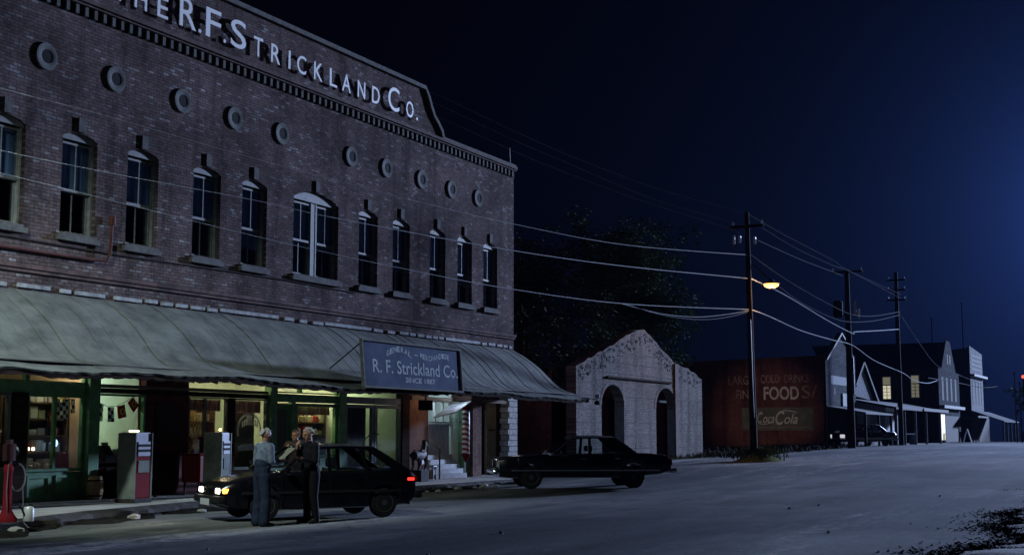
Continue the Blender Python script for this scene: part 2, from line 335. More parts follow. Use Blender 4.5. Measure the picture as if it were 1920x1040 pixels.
# ================================================================ GROUND, ROAD, SIDEWALK
def sheet(name, m, xs, ys, dz, wob=0.0):
    mb = MB(); rr = random.Random(3)
    mb.grid([[(x, (y(x) if callable(y) else y), terr(x)+dz+rr.uniform(-wob, wob)) for y in ys] for x in xs])
    return structure(mb.build(name, m, smooth=True))
XS = [-60, -20, 0] + [6+2*i for i in range(112)] + [260, 320, 450, 800]
M_GROUND = mat('bare_earth', (.075, .066, .05), .95, var=.4, scale=.8, bump=.5, bscale=12)
sheet('ground', M_GROUND, XS, [-300, -80, -20, -4, 2, 8, 14, 20, 26, 40, 90, 300], -.03)
def road_mat():
    m = bpy.data.materials.new('worn_asphalt'); n, l = nt(m); b = n['Principled BSDF']
    b.inputs['Roughness'].default_value = .95; b.inputs['Specular IOR Level'].default_value = .02
    g = n.new('ShaderNodeNewGeometry')
    def nz(sc, st, det=6, ro=.6, rot=0):
        mp = n.new('ShaderNodeMapping'); mp.inputs['Scale'].default_value = st; mp.inputs['Rotation'].default_value = (0, 0, rot); l.new(g.outputs['Position'], mp.inputs['Vector'])
        t = n.new('ShaderNodeTexNoise'); t.inputs['Scale'].default_value = sc; t.inputs['Detail'].default_value = det; t.inputs['Roughness'].default_value = ro
        l.new(mp.outputs[0], t.inputs['Vector']); return t
    a = nz(.16, (.35, 1.0, 1), 9, .62); r = n.new('ShaderNodeValToRGB'); l.new(a.outputs['Fac'], r.inputs[0])
    e = r.color_ramp.elements; e[0].position = .43; e[0].color = (.050, .055, .062, 1); e[1].position = .58; e[1].color = (.16, .162, .160, 1)
    # pale worn streaks running along the street
    b2 = nz(.13, (.18, 1.5, 1), 7, .7); r2 = n.new('ShaderNodeValToRGB'); l.new(b2.outputs['Fac'], r2.inputs[0])
    r2.color_ramp.elements[0].position = .53; r2.color_ramp.elements[1].position = .61
    br = nz(4.5, (.5, 1, 1), 5, .8); r4 = n.new('ShaderNodeMapRange'); l.new(br.outputs['Fac'], r4.inputs[0]); r4.inputs[1].default_value = .42; r4.inputs[2].default_value = .6
    mm = n.new('ShaderNodeMath'); mm.operation = 'MULTIPLY'; l.new(r2.outputs[0], mm.inputs[0]); l.new(r4.outputs[0], mm.inputs[1])
    m2 = n.new('ShaderNodeMath'); m2.operation = 'MULTIPLY'; l.new(mm.outputs[0], m2.inputs[0]); m2.inputs[1].default_value = 1.0
    mx = n.new('ShaderNodeMixRGB'); l.new(m2.outputs[0], mx.inputs[0]); l.new(r.outputs[0], mx.inputs[1]); mx.inputs[2].default_value = (.38, .37, .36, 1)
    # dark tar cracks
    vo = n.new('ShaderNodeTexVoronoi'); vo.feature = 'DISTANCE_TO_EDGE'; vo.inputs['Scale'].default_value = .16
    mp = n.new('ShaderNodeMapping'); mp.inputs['Scale'].default_value = (.5, 1.3, 1); ad = n.new('ShaderNodeMixRGB'); ad.blend_type = 'LINEAR_LIGHT'; ad.inputs[0].default_value = .9
    l.new(g.outputs['Position'], ad.inputs[1]); wn2 = nz(.9, (1, 1, 1), 5); l.new(wn2.outputs['Color'], ad.inputs[2]); l.new(ad.outputs[0], mp.inputs['Vector']); l.new(mp.outputs[0], vo.inputs['Vector'])
    rc = n.new('ShaderNodeMapRange'); l.new(vo.outputs['Distance'], rc.inputs[0]); rc.inputs[1].default_value = 0; rc.inputs[2].default_value = .010; rc.inputs[3].default_value = .55; rc.inputs[4].default_value = 1
    gr = nz(55, (1, 1, 1), 3, .7); rg = n.new('ShaderNodeMapRange'); l.new(gr.outputs['Fac'], rg.inputs[0]); rg.inputs[1].default_value = .3; rg.inputs[2].default_value = .7; rg.inputs[3].default_value = .75; rg.inputs[4].default_value = 1.25
    mu = n.new('ShaderNodeMath'); mu.operation = 'MULTIPLY'; l.new(rc.outputs[0], mu.inputs[0]); l.new(rg.outputs[0], mu.inputs[1])
    vm = n.new('ShaderNodeVectorMath'); vm.operation = 'SCALE'; l.new(mx.outputs[0], vm.inputs[0]); l.new(mu.outputs[0], vm.inputs['Scale']); l.new(vm.outputs[0], b.inputs['Base Color'])
    tk = nz(.55, (.02, 1, 1), 3, .6); rt = n.new('ShaderNodeMapRange'); l.new(tk.outputs['Fac'], rt.inputs[0]); rt.inputs[1].default_value = .38; rt.inputs[2].default_value = .6; rt.inputs[3].default_value = .62; rt.inputs[4].default_value = 1.12
    oi = nz(.35, (.5, 1, 1), 4, .55); ro = n.new('ShaderNodeMapRange'); l.new(oi.outputs['Fac'], ro.inputs[0]); ro.inputs[1].default_value = .34; ro.inputs[2].default_value = .42; ro.inputs[3].default_value = .6; ro.inputs[4].default_value = 1
    m7 = n.new('ShaderNodeMath'); m7.operation = 'MULTIPLY'; l.new(rt.outputs[0], m7.inputs[0]); l.new(ro.outputs[0], m7.inputs[1])
    m8 = n.new('ShaderNodeMath'); m8.operation = 'MULTIPLY'; l.new(m7.outputs[0], m8.inputs[0]); l.new(mu.outputs[0], m8.inputs[1]); l.new(m8.outputs[0], vm.inputs['Scale'])
    u1 = nz(1.1, (.35, 1, 1), 6, .7); su = n.new('ShaderNodeMath'); su.operation = 'MULTIPLY_ADD'; l.new(gr.outputs['Fac'], su.inputs[0]); su.inputs[1].default_value = .10; l.new(u1.outputs['Fac'], su.inputs[2])
    bp = n.new('ShaderNodeBump'); bp.inputs['Strength'].default_value = .55; bp.inputs['Distance'].default_value = .06; l.new(su.outputs[0], bp.inputs['Height']); l.new(bp.outputs[0], b.inputs['Normal'])
    return m
def kerb_y(x):
    pts = [(-60, 12), (6, 15.2), (12, 16.7), (15.7, 17.45), (19, 18.4), (22.8, 19.05), (30, 19.15), (43.5, 19.3), (44.5, 19.6), (300, 19.8)]
    for (a, ya), (b, yb) in zip(pts, pts[1:]):
        if x <= b: return ya+(yb-ya)*(x-a)/(b-a)
    return 19.8
def road_edge(x): return kerb_y(x)+.05 if x < 44 else (19.9+.25*math.sin(x*.9)+.15*math.sin(x*2.3))
sheet('road', road_mat(), [-60, -20, 0]+[4+i for i in range(0, 156, 1)]+[165, 185, 210], [lambda x: 1.6+.5*math.sin(x*.35)+.25*math.sin(x*1.3) if x < 60 else -2.0, 4, 7, 10, 13, 16, road_edge], .012)
# sidewalk slab and broken kerb (raised .2)
mb = MB(); xs = [-10+.5*i for i in range(0, 108)]
rr = random.Random(5)
mb.grid([[(x, y, .2) for y in (kerb_y(x)+.28, kerb_y(x)+.9, 21.0, 28)] for x in xs if x < 43.6]); structure(mb.build('sidewalk', M_CONC, smooth=False))
mb = MB(); r0 = []
for i in range(0, 215):
    x = -10+.25*i
    if x > 43.6: break
    j = rr.uniform(-.05, .05); k = rr.uniform(-.035, .005); y = kerb_y(x)
    r0.append([(x, y-.02+j, -.05), (x, y+j, .06+k), (x, y+.04+j, .16+k), (x, y+.16+j*.5, .185+k), (x, y+.3, .203)])
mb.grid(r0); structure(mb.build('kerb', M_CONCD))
# gutter shelf, loose rubble lumps in front of the kerb
gut = MB(); rows = []
for i in range(0, 120):
    x = 11+.25*i; y = kerb_y(x); wv = .35+.25*math.sin(x*1.7)+.15*math.sin(x*4.1)
    rows.append([(x, y-wv, .014+terr(x)), (x, y-wv*.6, .05+rr.uniform(0, .04)+terr(x)*.5), (x, y-.01, .07+rr.uniform(0, .03)+terr(x)*.5)])
gut.grid(rows); structure(gut.build('gutter', mat('shaded_gutter_silt', (.016, .015, .014), .98, spec=0, var=.5, scale=3)))  # near black tone carries the kerb's shadow as well as the silt
for k in range(14):
    x = rr.choice([rr.uniform(16, 24), rr.uniform(30, 39)]); y = kerb_y(x)-rr.uniform(.15, .7); q = rr.uniform(.05, .13)
    mb = MB(); bm = bmesh.new(); bmesh.ops.create_icosphere(bm, subdivisions=2, radius=q)
    for v in bm.verts: v.co = Vector((v.co.x*1.4, v.co.y, v.co.z*.55))*rr.uniform(.8, 1.15)
    mb.bm(bm, Matrix.Translation((x, y, terr(x)+.03+q*.3)))
    tag(mb.build('rubble_stone', M_CONC), 'small broken concrete lump lying in the gutter below the kerb', 'stone', 'broken lumps in the gutter')

# ================================================================ BRICK STORE
store = thing('brick_store', 'long two storey red brick store with a raised name parapet and tin awning', 'store', (31, 22, 0))
YF = 22.0
WIN = [(19.2, 20.26), (21.32, 22.37), (23.35, 24.41), (25.68, 26.74), (27.61, 28.67), (29.87, 32.06), (33.14, 34.18), (35.05, 36.07), (37.33, 38.35), (39.18, 40.2), (41.03, 42.09)]
ZS, ZT = 6.0, 8.22
XL, XR, ZC = 12.0, 43.4, 11.42
def rise(x0, x1): return .13 if x1-x0 < 1.5 else .24
mb = MB(); REV = .36
def q(a, b, z0, z1, y=YF): mb.add([(a, y, z0), (b, y, z0), (b, y, z1), (a, y, z1)], [(0, 1, 2, 3)])
edges = [XL]+[e for wv in WIN for e in wv]+[XR]
for i in range(0, len(edges), 2): q(edges[i], edges[i+1], 3.0, ZC)
def arc(x0, x1, n=12):
    h = rise(x0, x1); return [(x0+(x1-x0)*i/n, ZT+h*(1-(2*i/n-1)**2)) for i in range(n+1)]
for x0, x1 in WIN:
    q(x0, x1, 3.0, ZS); ap = arc(x0, x1)
    for (a, za), (b, zb) in zip(ap, ap[1:]):
        mb.add([(a, YF, za), (b, YF, zb), (b, YF, ZC), (a, YF, ZC)], [(0, 1, 2, 3)])
        mb.add([(a, YF, za), (b, YF, zb), (b, YF+REV, zb), (a, YF+REV, za)], [(0, 1, 2, 3)])
    mb.add([(x0, YF, ZS), (x0, YF+REV, ZS), (x0, YF+REV, ZT), (x0, YF, ZT)], [(0, 1, 2, 3)])
    mb.add([(x1, YF, ZS), (x1, YF+REV, ZS), (x1, YF+REV, ZT), (x1, YF, ZT)], [(0, 1, 2, 3)])
    mb.add([(x0, YF, ZS), (x1, YF, ZS), (x1, YF+REV, ZS), (x0, YF+REV, ZS)], [(0, 1, 2, 3)])
mb.build('front_wall', BR_X, store)
MB().box(XR-.3, XR, YF+.003, 42, 0, ZC-.01).build('side_wall', BR_Y, store); MB().box(XL, XL+.3, YF+.01, 42, 0, ZC-.01).build('side_wall', BR_Y, store); MB().box(XL+.31, XR-.31, 41.7, 42, 0, ZC-.01).build('rear_wall', BR_Y, store)
MB().box(XL+.31, XR-.31, YF+.42, 41.6, 10.6, 10.7).build('roof', M_DKROOF, store)
MB().box(XL+.31, XR-.31, YF+1.6, YF+1.7, 3.3, 10.5).build('upstairs_backing', mat('dark_backing', (.03, .028, .025), .95), store)  # added sheet that keeps the upper rooms dark and stops light leaks
# raised parapet with the name
shoulder = [(36.87, 12.86), (37.05, 12.62), (37.2, 12.35), (37.42, 12.05), (37.7, 11.85), (37.92, 11.66), (38.02, 11.42)]
mir = [(59.9-x, z) for x, z in shoulder][::-1]
poly = mir+shoulder
mb = MB(); mb.prism(poly, YF-.003, YF+.35); mb.build('parapet', BR_X, store)
mb = MB()   # cap follows the outline
top = mir[::-1][::-1]; line = mir+shoulder
def off(line, d):
    out = []
    for i, (x, z) in enumerate(line):
        a = line[max(0, i-1)]; b = line[min(len(line)-1, i+1)]; dx, dz = b[0]-a[0], b[1]-a[1]; L = math.hypot(dx, dz); out.append((x-dz/L*d, z+dx/L*d))
    return out
o1 = off(line, .002); o2 = off(line, .13)
for i in range(len(line)-1): mb.prism([o1[i], o1[i+1], o2[i+1], o2[i]], YF-.09, YF+.42)
mb.build('parapet_cap', M_TRIM, store)
MB().box(38.05, XR+.08, YF-.08, YF+.4, ZC, ZC+.1).build('wall_coping', M_TRIM, store); MB().box(XL, 21.85, YF-.08, YF+.4, ZC, ZC+.1).build('wall_coping', M_TRIM, store)
MB().tube([(43.3, 22.1, 11.4), (43.22, 22.1, 12.15)], .035, 6).build('vent_stub', M_FLASH, store)
# corbelled cornice: projecting course, dentils
mb = MB(); mb.box(XL, XR+.04, YF-.10, YF-.001, 11.28, 11.42); mb.box(XL, XR+.04, YF-.15, YF-.101, 11.34, 11.43)
mb.build('cornice_course', mat('cornice_brick', (.12, .085, .08), .9, var=.5, scale=3), store)
mb = MB(); x = XL+.1
while x < XR-.1:
    if x > 19.5: MB().box(x, x+.095, YF-.06, YF-.002, 11.05, 11.278).build('dentil', M_TRIM, store)
    else: mb.box(x, x+.095, YF-.06, YF-.002, 11.05, 11.278)
    x += .285
mb.build('dentil_row', M_TRIM, store)['kind'] = 'stuff'
mb = MB(); mb.box(XL, XR+.02, YF-.012, YF-.001, 11.03, 11.279); mb.build('dentil_shadow_course', M_DARK, store)  # dark strip painted in for the shade between the dentils
# dark blotchy corbel band low on the wall
mb = MB(); mb.box(XL, XR+.03, YF-.05, YF-.002, 5.05, 5.22); mb.box(XL, XR+.05, YF-.085, YF-.052, 5.13, 5.22); mb.build('belt_course', M_BAND, store)
# windows
def window(x0, x1, idx):
    cx = (x0+x1)/2; wd = x1-x0; rv = random.Random(idx*7+1)
    wnd = MB(); t = .055
    halves = [(x0, x1)] if wd < 1.5 else [(x0, cx-.085), (cx+.085, x1)]
    for a, b in halves:
        wnd.box(a+.001, a+t, YF+.10, YF+.27, ZS+.05, ZT); wnd.box(b-t, b-.001, YF+.10, YF+.27, ZS+.05, ZT)
    if wd > 1.5: wnd.box(cx-.085, cx+.085, YF+.11, YF+.27, ZS+.05, ZT)
    wo_ = wnd.build('window', M_FRAME, store)
    ap = arc(x0, x1); hd = MB()
    hd.prism([(x0+.002, ZT-.05)]+[(a, z-.003) for a, z in ap]+[(x1-.002, ZT-.05)], YF+.07, YF+.12); hd.build('arched_head', M_FRAME, wo_)
    up = MB(); lo = MB(); gl = MB(); cu = MB(); zm = 7.0
    for a, b in halves:
        a2, b2 = a+t, b-t; m_ = (a2+b2)/2
        for (mm, y, z0, z1) in ((up, YF+.12, zm, ZT-.1), (lo, YF+.19, ZS+.06, zm+.04)):
            mm.box(a2, a2+.045, y, y+.04, z0, z1); mm.box(b2-.045, b2, y, y+.04, z0, z1)
            mm.box(a2+.046, b2-.046, y-.004, y+.04, z0, z0+.06); mm.box(a2+.046, b2-.046, y, y+.04, z1-.05, z1)
            mm.box(m_-.014, m_+.014, y+.005, y+.035, z0+.06, z1-.05)
            gl.box(a2+.045, b2-.045, y+.018, y+.022, z0+.05, z1-.05)
        drop = rv.choice([.0, .0, .1, .28, .45]); zb = zm-drop
        rows = []
        for iz in range(2):
            z = zb if iz == 0 else ZT-.12
            rows.append([(a2+(b2-a2)*k/14, YF+.27+.012*math.sin(k*1.9+idx), z) for k in range(15)])
        cu.grid(rows)
        if rv.random() < .75:   # narrow curtain strip shaped to stand for the lit left of the lower sash
            wl = rv.uniform(.18, .34)*(b2-a2)
            cu.grid([[(a2+wl*k/6, YF+.29+.02*math.sin(k*2.2+idx), z) for k in range(7)] for z in (ZS+.06, zb-.01)])
    up.build('upper_sash', M_FRAME, wo_); lo.build('lower_sash', M_FRAME, wo_); gl.build('glass', M_GLASS, wo_); cu.build('curtain', M_CURT, wo_)
    sl = MB(); sl.box(x0-.09, x1+.09, YF-.10, YF-.002, ZS-.13, ZS-.01); sl.box(x0+.002, x1-.002, YF-.06, YF+.3, ZS-.01, ZS+.05); sl.build('sill', M_TRIM, wo_)
    ks = MB(); h = rise(x0, x1); ks.box(cx-.1, cx+.1, YF-.045, YF-.002, ZT+h+.02, ZT+h+.34); ks.build('keystone', M_TRIM, wo_)
for i, (a, b) in enumerate(WIN): window(a, b, i)
# round vents
for cx in (18.75, 20.73, 22.85, 25.16, 27.2, 29.24, 32.66, 34.62, 36.75, 38.72, 40.62):
    mb = MB(); prof = [(.155, .001), (.155, -.04), (.165, -.045), (.295, -.045), (.305, -.035), (.305, .001)]
    mb.lathe([(r_, y) for r_, y in prof], (cx, YF, 9.84), 32, 'y')
    # open ring: drop the two end caps
    mb.f = mb.f[:-2]
    rg = mb.build('round_vent', M_RING, store, smooth=True)
    MB().lathe([(.157, -.004), (.157, -.036)], (cx, YF, 9.84), 24, 'y').build('vent_dark_disc', M_BLACK, rg)  # black disc painted in for the dark of an uncut hole
# name letters standing off the parapet
def fn_front(Y): return lambda u, v, d: (u, Y-d, v)
LET = [('T', 22.62, 23.0, 0), ('H', 23.3, 23.72, 0), ('E', 24.08, 24.46, 0), ('R', 24.88, 25.5, 1), ('F', 25.87, 26.46, 1), ('S', 26.86, 27.5, 1),
       ('T', 27.82, 28.22, 0), ('R', 28.58, 28.99, 0), ('I', 29.37, 29.46, 0), ('C', 29.77, 30.2, 0), ('K', 30.58, 31.0, 0), ('L', 31.36, 31.74, 0), ('A', 32.0, 32.46, 0),
       ('N', 32.83, 33.24, 0), ('D', 33.62, 34.05, 0), ('C', 34.54, 35.2, 1), ('O', 35.62, 36.06, 0), ('.', 25.6, 25.7, 2), ('.', 26.57, 26.67, 2), ('.', 36.24, 36.34, 2)]
for ch, a, b, big in LET:
    z0 = 11.70; z1 = {0: 12.22, 1: 12.46, 2: 11.8}[big]
    mb = MB(); put_text(mb, ch, a, b, z0, z1, fn_front(YF-.07), .03, bold=.004 if ch != 'I' else 0); mb.build('sign_letter', M_LETTER, store)
# overflow pipe and cable on the wall
p0 = gy(208, 405, 21.9); mb = MB(); mb.tube([(p0.x+.03, 21.88, p0.z), (p0.x, 21.88, 5.75), (p0.x-.08, 21.9, 5.55), (p0.x-.5, 21.93, 5.53), (XL+1, 21.93, 5.50)], .035, 8)
mb.tube([(p0.x+.03, 21.88, p0.z-.02), (p0.x+.03, 21.88, p0.z-.2)], .075, 8); mb.build('waste_pipe', mat('rusty_pipe', (.10, .035, .03), .8, var=.4), store)
mb = MB(); mb.tube([(XL+.5, 21.97, 5.78), (23, 21.97, 5.74), (29.5, 21.97, 5.82), (33, 21.97, 5.78)], .014, 5); mb.build('wall_cable', M_DARK, store)
# ---- tin awning
prof = [(22.0, 4.67), (21.6, 4.45), (21.22, 4.18), (20.95, 3.95), (20.72, 3.70), (20.5, 3.46), (20.28, 3.27), (20.03, 3.13), (19.72, 3.03), (19.4, 2.94), (19.1, 2.86)]
ra = random.Random(11); rows = []; under = []
AX = [XL+.15*i for i in range(int((44.0-XL)/.15)+1)]
def sag(x): return .035*math.sin(x*.55+1)+.02*math.sin(x*1.9)+(-.05*math.exp(-((x-27.5)/2.0)**2))
for i, x in enumerate(AX):
    j = ra.uniform(-.02, .02); row = []
    for k, (y, z) in enumerate(prof):
        f = k/(len(prof)-1); ex = x-(44.0-43.3)*(1-f)*max(0, (x-42)/2.0)
        row.append((ex, y+(j if k == len(prof)-1 else 0), z+sag(x)*f+(j*.6 if k == len(prof)-1 else 0)))
    rows.append(row)
mb = MB(); mb.grid(rows); mb.grid([[(p[0], p[1]+.004, p[2]-.03) for p in r_] for r_ in rows])
for x in [XL+.3+.52*i for i in range(61)]:   # standing seams
    seg = []
    for k, (y, z) in enumerate(prof[:-1]):
        f = k/(len(prof)-1); ex = x-(44.0-43.3)*(1-f)*max(0, (x-42)/2.0)+.05*math.sin(x*3+k*.9)*f
        seg.append((ex, y, z+sag(x)*f))
    lift = ra.uniform(.001, .005) if ra.random() < .72 else .010
    for (a, b) in zip(seg, seg[1:]):
        mb.add([(a[0]-.012, a[1], a[2]), (a[0]+.012, a[1], a[2]), (b[0]+.012, b[1], b[2]), (b[0]-.012, b[1], b[2]),
                (a[0]-.012, a[1]-lift*.6, a[2]+lift), (a[0]+.012, a[1]-lift*.6, a[2]+lift), (b[0]+.012, b[1]-lift*.6, b[2]+lift), (b[0]-.012, b[1]-lift*.6, b[2]+lift)],
               [(0, 4, 5, 1), (1, 5, 6, 2), (2, 6, 7, 3), (3, 7, 4, 0), (4, 7, 6, 5)])
awn = mb.build('awning', M_TINROOF, store)
mb = MB(); rz_ = random.Random(31); rows2 = []
for i in range(int((43.8-XL)/.12)):
    x = XL+.12*i; b_ = 2.74+rz_.uniform(-.025, .02)+sag(x)*.9; rows2.append([(x, 19.14, 2.84+sag(x)), (x, 19.14, b_), (x, 19.22, b_), (x, 19.22, 2.84+sag(x))])
mb.grid(rows2); mb.build('fascia_beam', M_WOODD, awn)
MB().box(XL, 43.6, 19.62, 19.72, 2.84, 2.97).build('porch_beam', M_WOODD, awn)
for i in range(40):
    mb = MB(); x = XL+.4+.8*i
    for (a, za), (b, zb) in zip(prof[:-2], prof[1:-1]): mb.add([(x, a, za-.10), (x+.06, a, za-.10), (x+.06, b, zb-.10), (x, b, zb-.10), (x, a, za-.2), (x+.06, a, za-.2), (x+.06, b, zb-.2), (x, b, zb-.2)], [(0,1,2,3),(4,7,6,5),(0,4,5,1),(1,5,6,2),(2,6,7,3),(3,7,4,0)])
    mb.build('rafter', M_WOODD, awn)
mb = MB(); x = XL+.2; rf = random.Random(4)   # white flashing along the wall, broken in places
while x < 43.2:
    L = rf.choice([.35, .5, .3, 1.8, .4, 2.4]) if x > 24 else rf.choice([.35, .3, .9, .4])
    L = min(L, 43.2-x); zz = rf.uniform(-.015, .015); MB().box(x, x+L, YF-.05, YF-.003, 4.715+zz, 4.80+zz).build('flashing', M_FLASH, awn); x += L+rf.choice([.1, .14, .3])

MB().box(XL, XR, 19.6, 21.99, 3.02, 3.04).build('porch_ceiling', mat('porch_ceiling_board', (.12, .11, .09), .8, var=.3), store)
# lit strips: side beams and header boards
MB().box(36.1, 43.3, 21.9, 21.985, 2.70, 2.82).build('header_board', M_BEAM, store); MB().box(22.7, 28.8, 21.93, 21.985, 2.68, 2.76).build('header_board', M_BEAM, store)
# ================================================================ STOREFRONT (ground floor)
def frame_win(name, x0, x1, z0, z1, m, glz=M_SHOPGL, t=.07, y=22.0, mull=(), sill=.06):
    mb = MB(); mb.box(x0, x0+t, y-.03, y+.07, z0, z1); mb.box(x1-t, x1, y-.03, y+.07, z0, z1)
    mb.box(x0+t+.001, x1-t-.001, y-.03, y+.07, z0, z0+sill); mb.box(x0+t+.001, x1-t-.001, y-.03, y+.07, z1-t, z1)
    for mx in mull: mb.box(mx-.04, mx+.04, y-.025, y+.06, z0+sill+.001, z1-t-.001)
    f = mb.build(name, m, store)
    MB().box(x0+t+.002, x1-t-.002, y+.025, y+.031, z0+sill, z1-t).build('glass', glz, f)
    return f
def wallbox(name, m, x0, x1, z0, z1, y0=22.0, y1=22.15, bev=0):
    mb = MB(); (mb.bbox(x0, x1, y0, y1, z0, z1, bev) if bev else mb.box(x0, x1, y0, y1, z0, z1)); return mb.build(name, m, store)
wallbox('storefront_header', M_GREEN, XL, 22.26, 2.50, 2.74, 21.98, 22.1)
wallbox('storefront_header', M_GREEN, 28.85, 32.5, 2.50, 2.72, 21.97, 22.1)
wallbox('storefront_header', M_BLUEGR, 32.56, 35.6, 2.52, 2.72, 21.97, 22.1)
wallbox('storefront_header', M_WOODD, 22.6, 28.84, 2.56, 2.675, 21.97, 22.1)
# transoms
frame_win('transom_window', 18.4, 20.55, 2.745, 3.0, M_GREEN, t=.03, mull=(19.5,), sill=.03); frame_win('transom_window', 20.6, 22.25, 2.745, 3.0, M_GREEN, t=.03, sill=.03)
frame_win('transom_window', 29.15, 30.3, 2.745, 3.0, M_GREEN, t=.03, sill=.03); frame_win('transom_window', 30.35, 32.1, 2.745, 3.0, M_GREEN, t=.03, sill=.03)
frame_win('shop_window', 18.2, 20.16, .9, 2.5, M_GREYP)
wallbox('panel', M_GREEN, XL, 20.2, .2, .88); wallbox('panel', M_GREEN, XL, 18.18, .89, 2.49)
wallbox('post', M_WOODD, 20.2, 20.58, .2, 2.5, 21.9, 22.1, .02)
frame_win('display_window', 20.6, 22.25, .84, 2.5, M_GREEN, mull=(21.4,))
pn = MB(); pn.box(20.6, 22.25, 22.0, 22.12, .2, .82)
for a, b in ((20.68, 21.32), (21.48, 22.18)): pn.box(a, b, 21.975, 21.999, .3, .36); pn.box(a, b, 21.975, 21.999, .7, .76); pn.box(a, a+.06, 21.976, 21.998, .361, .699); pn.box(b-.06, b, 21.976, 21.998, .361, .699)
pn.build('panel', M_GREEN, store)
wallbox('post', M_GREEN, 22.27, 22.6, .2, 2.95, 21.85, 22.1, .02)
# open doorway with bunting, low bench front below
wallbox('panel', M_WOODD, 22.62, 24.15, .2, 1.02, 22.0, 22.1)
frame_win('doorway_frame', 22.62, 24.18, 1.03, 2.55, M_GREEN, t=.05, sill=.04)
wallbox('brick_pier', M_REDD, 24.2, 25.7, .2, 3.0, 21.98, 22.2)
mb = MB(); mb.box(24.5, 25.4, 21.96, 21.978, .4, 1.25); mb.box(24.5, 25.4, 21.96, 21.978, 1.4, 2.4); mb.build('door_panel', mat('dark_door', (.035, .014, .014), .6), store)
wallbox('panel', M_REDD, 25.72, 27.2, .2, .88); frame_win('shop_window', 25.72, 27.2, .9, 2.55, M_GREYP, mull=(26.35,), t=.04)
wallbox('post', M_WOODD, 27.21, 27.45, .2, 2.55, 21.93, 22.1)
wallbox('panel', M_WOODD, 27.46, 28.84, .2, .72); frame_win('shop_window', 27.46, 28.84, .73, 2.55, M_GREYP, t=.04)
wallbox('post', M_GREEN, 28.86, 29.13, .2, 2.95, 21.85, 22.1, .02)
dr = wallbox('door', M_GREEN, 29.15, 29.9, .2, 2.45, 22.03, 22.09); MB().box(29.27, 29.78, 22.02, 22.029, 1.1, 2.3).build('door_glass', mat('dark_door_glass', (.09, .085, .05), .2), dr)
MB().ball((29.83, 21.99, 1.15), .03).build('handle', M_CHROME, dr)
wallbox('post', M_GREEN, 29.92, 30.1, .2, 2.5, 21.97, 22.1)
frame_win('display_window', 30.12, 32.1, 1.0, 2.48, M_GREEN, t=.09); wallbox('panel', M_GREEN, 30.12, 32.1, .2, .98)
wallbox('post', M_GREEN, 32.12, 32.5, .2, 2.95, 21.9, 22.1, .02)
frame_win('shop_window', 32.54, 34.05, .6, 2.5, M_BLUEGR, t=.1); wallbox('panel', M_BLUEGR, 32.54, 34.05, .2, .59)
frame_win('shop_window', 34.1, 35.6, .6, 2.5, M_BLUEGR, t=.1); wallbox('panel', M_BLUEGR, 34.1, 35.6, .2, .59)
wallbox('post', M_WOODD, 35.62, 36.05, .2, 3.0, 21.93, 22.1)
wallbox('brick_pier', mat('ochre_plaster', (.17, .085, .05), .85, var=.4, scale=2.2), 36.07, 37.28, .2, 3.0, 21.99, 22.2)
wallbox('side_wall_panel', M_GREEN, 39.5, 39.94, .2, 2.95, 21.9, 22.1)
mb = MB()
for i in range(18): mb.box(39.52, 39.92, 21.885, 21.899, .25+i*.15, .38+i*.15)
mb.build('siding', mat('green_siding', (.10, .14, .08), .8, var=.3), store)
wallbox('brick_pier', BR_PIER, 39.95, 40.56, .2, 3.0, 21.8, 22.2)
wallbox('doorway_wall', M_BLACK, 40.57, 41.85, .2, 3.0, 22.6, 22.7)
wallbox('recessed_door', mat('tan_door', (.26, .21, .15), .8, var=.25), 41.9, 42.6, .2, 2.7, 22.3, 22.4)
MB().box(42.0, 42.5, 22.27, 22.295, 1.75, 1.79).build('door_rail', M_WOODD, store)
qn = MB(); z = .2; k = 0
while z < 2.95:
    w_ = .36 if k % 2 else .26; qn.bbox(42.98-w_+.05, 43.42, 21.86, 22.2, z+.006, z+.19, .012); z += .2; k += 1
qn.build('quoin_pier', mat('whitewashed_block', (.42, .42, .42), .9, var=.35, scale=6), store)
# entry recess with stair behind the barber pole
st = MB()
for i in range(5): st.box(37.35, 39.35, 21.7+.14*i, 22.6, .2+.15*i, .35+.15*i-.001)
st.build('stair', mat('painted_board', (.55, .56, .58), .8, var=.2), store)
bd = MB()
for i in range(15): x = 37.38+.145*i; bd.box(x, x+.135, 22.5, 22.53, .95, 1.9)
bd.box(37.35, 39.55, 22.47, 22.499, 1.9, 1.97); bd.build('board_screen', mat('pale_boards', (.48, .5, .54), .8, var=.3, stretch=(6, 1, 1)), store)
frame_win('rear_window', 37.4, 39.55, 1.98, 2.75, M_WHITEP, y=22.5, mull=(38.1, 38.6, 39.1), t=.05)
# interior shell
MB().box(32.62, 33.95, 22.2, 22.23, .5, 2.45).build('dark_curtain', mat('brown_curtain', (.07, .045, .04), .95, var=.5, scale=2.5, stretch=(3, 1, .5)), store)
MB().box(34.2, 34.6, 22.2, 22.23, .5, 2.45).build('dark_curtain', mat('brown_curtain', (.07, .045, .04)), store)
MB().box(28.0, 28.84, 22.4, 22.42, .75, 2.2).build('dark_curtain', mat('olive_board', (.06, .065, .045), .9, var=.3), store)
mb = MB(); mb.box(XL+.4, 37.3, 26.0, 26.1, .2, 3.2); mb.box(37.3, 43, 25.0, 25.1, .2, 3.2); mb.build('shop_back_wall', M_INTW, store)
MB().box(XL+.4, 43.0, 22.16, 26.0, .204, .215).build('shop_floor', M_INTF, store)
MB().box(XL+.4, 43.0, 22.2, 26.2, 3.15, 3.2).build('shop_ceiling', M_INTW, store)
for x in (24.22, 32.52, 35.7, 37.31, 39.7, 40.5): MB().box(x-.04, x+.04, 22.2, 25.99 if x < 37 else 24.99, .2, 3.14).build('shop_partition', M_INTW, store)
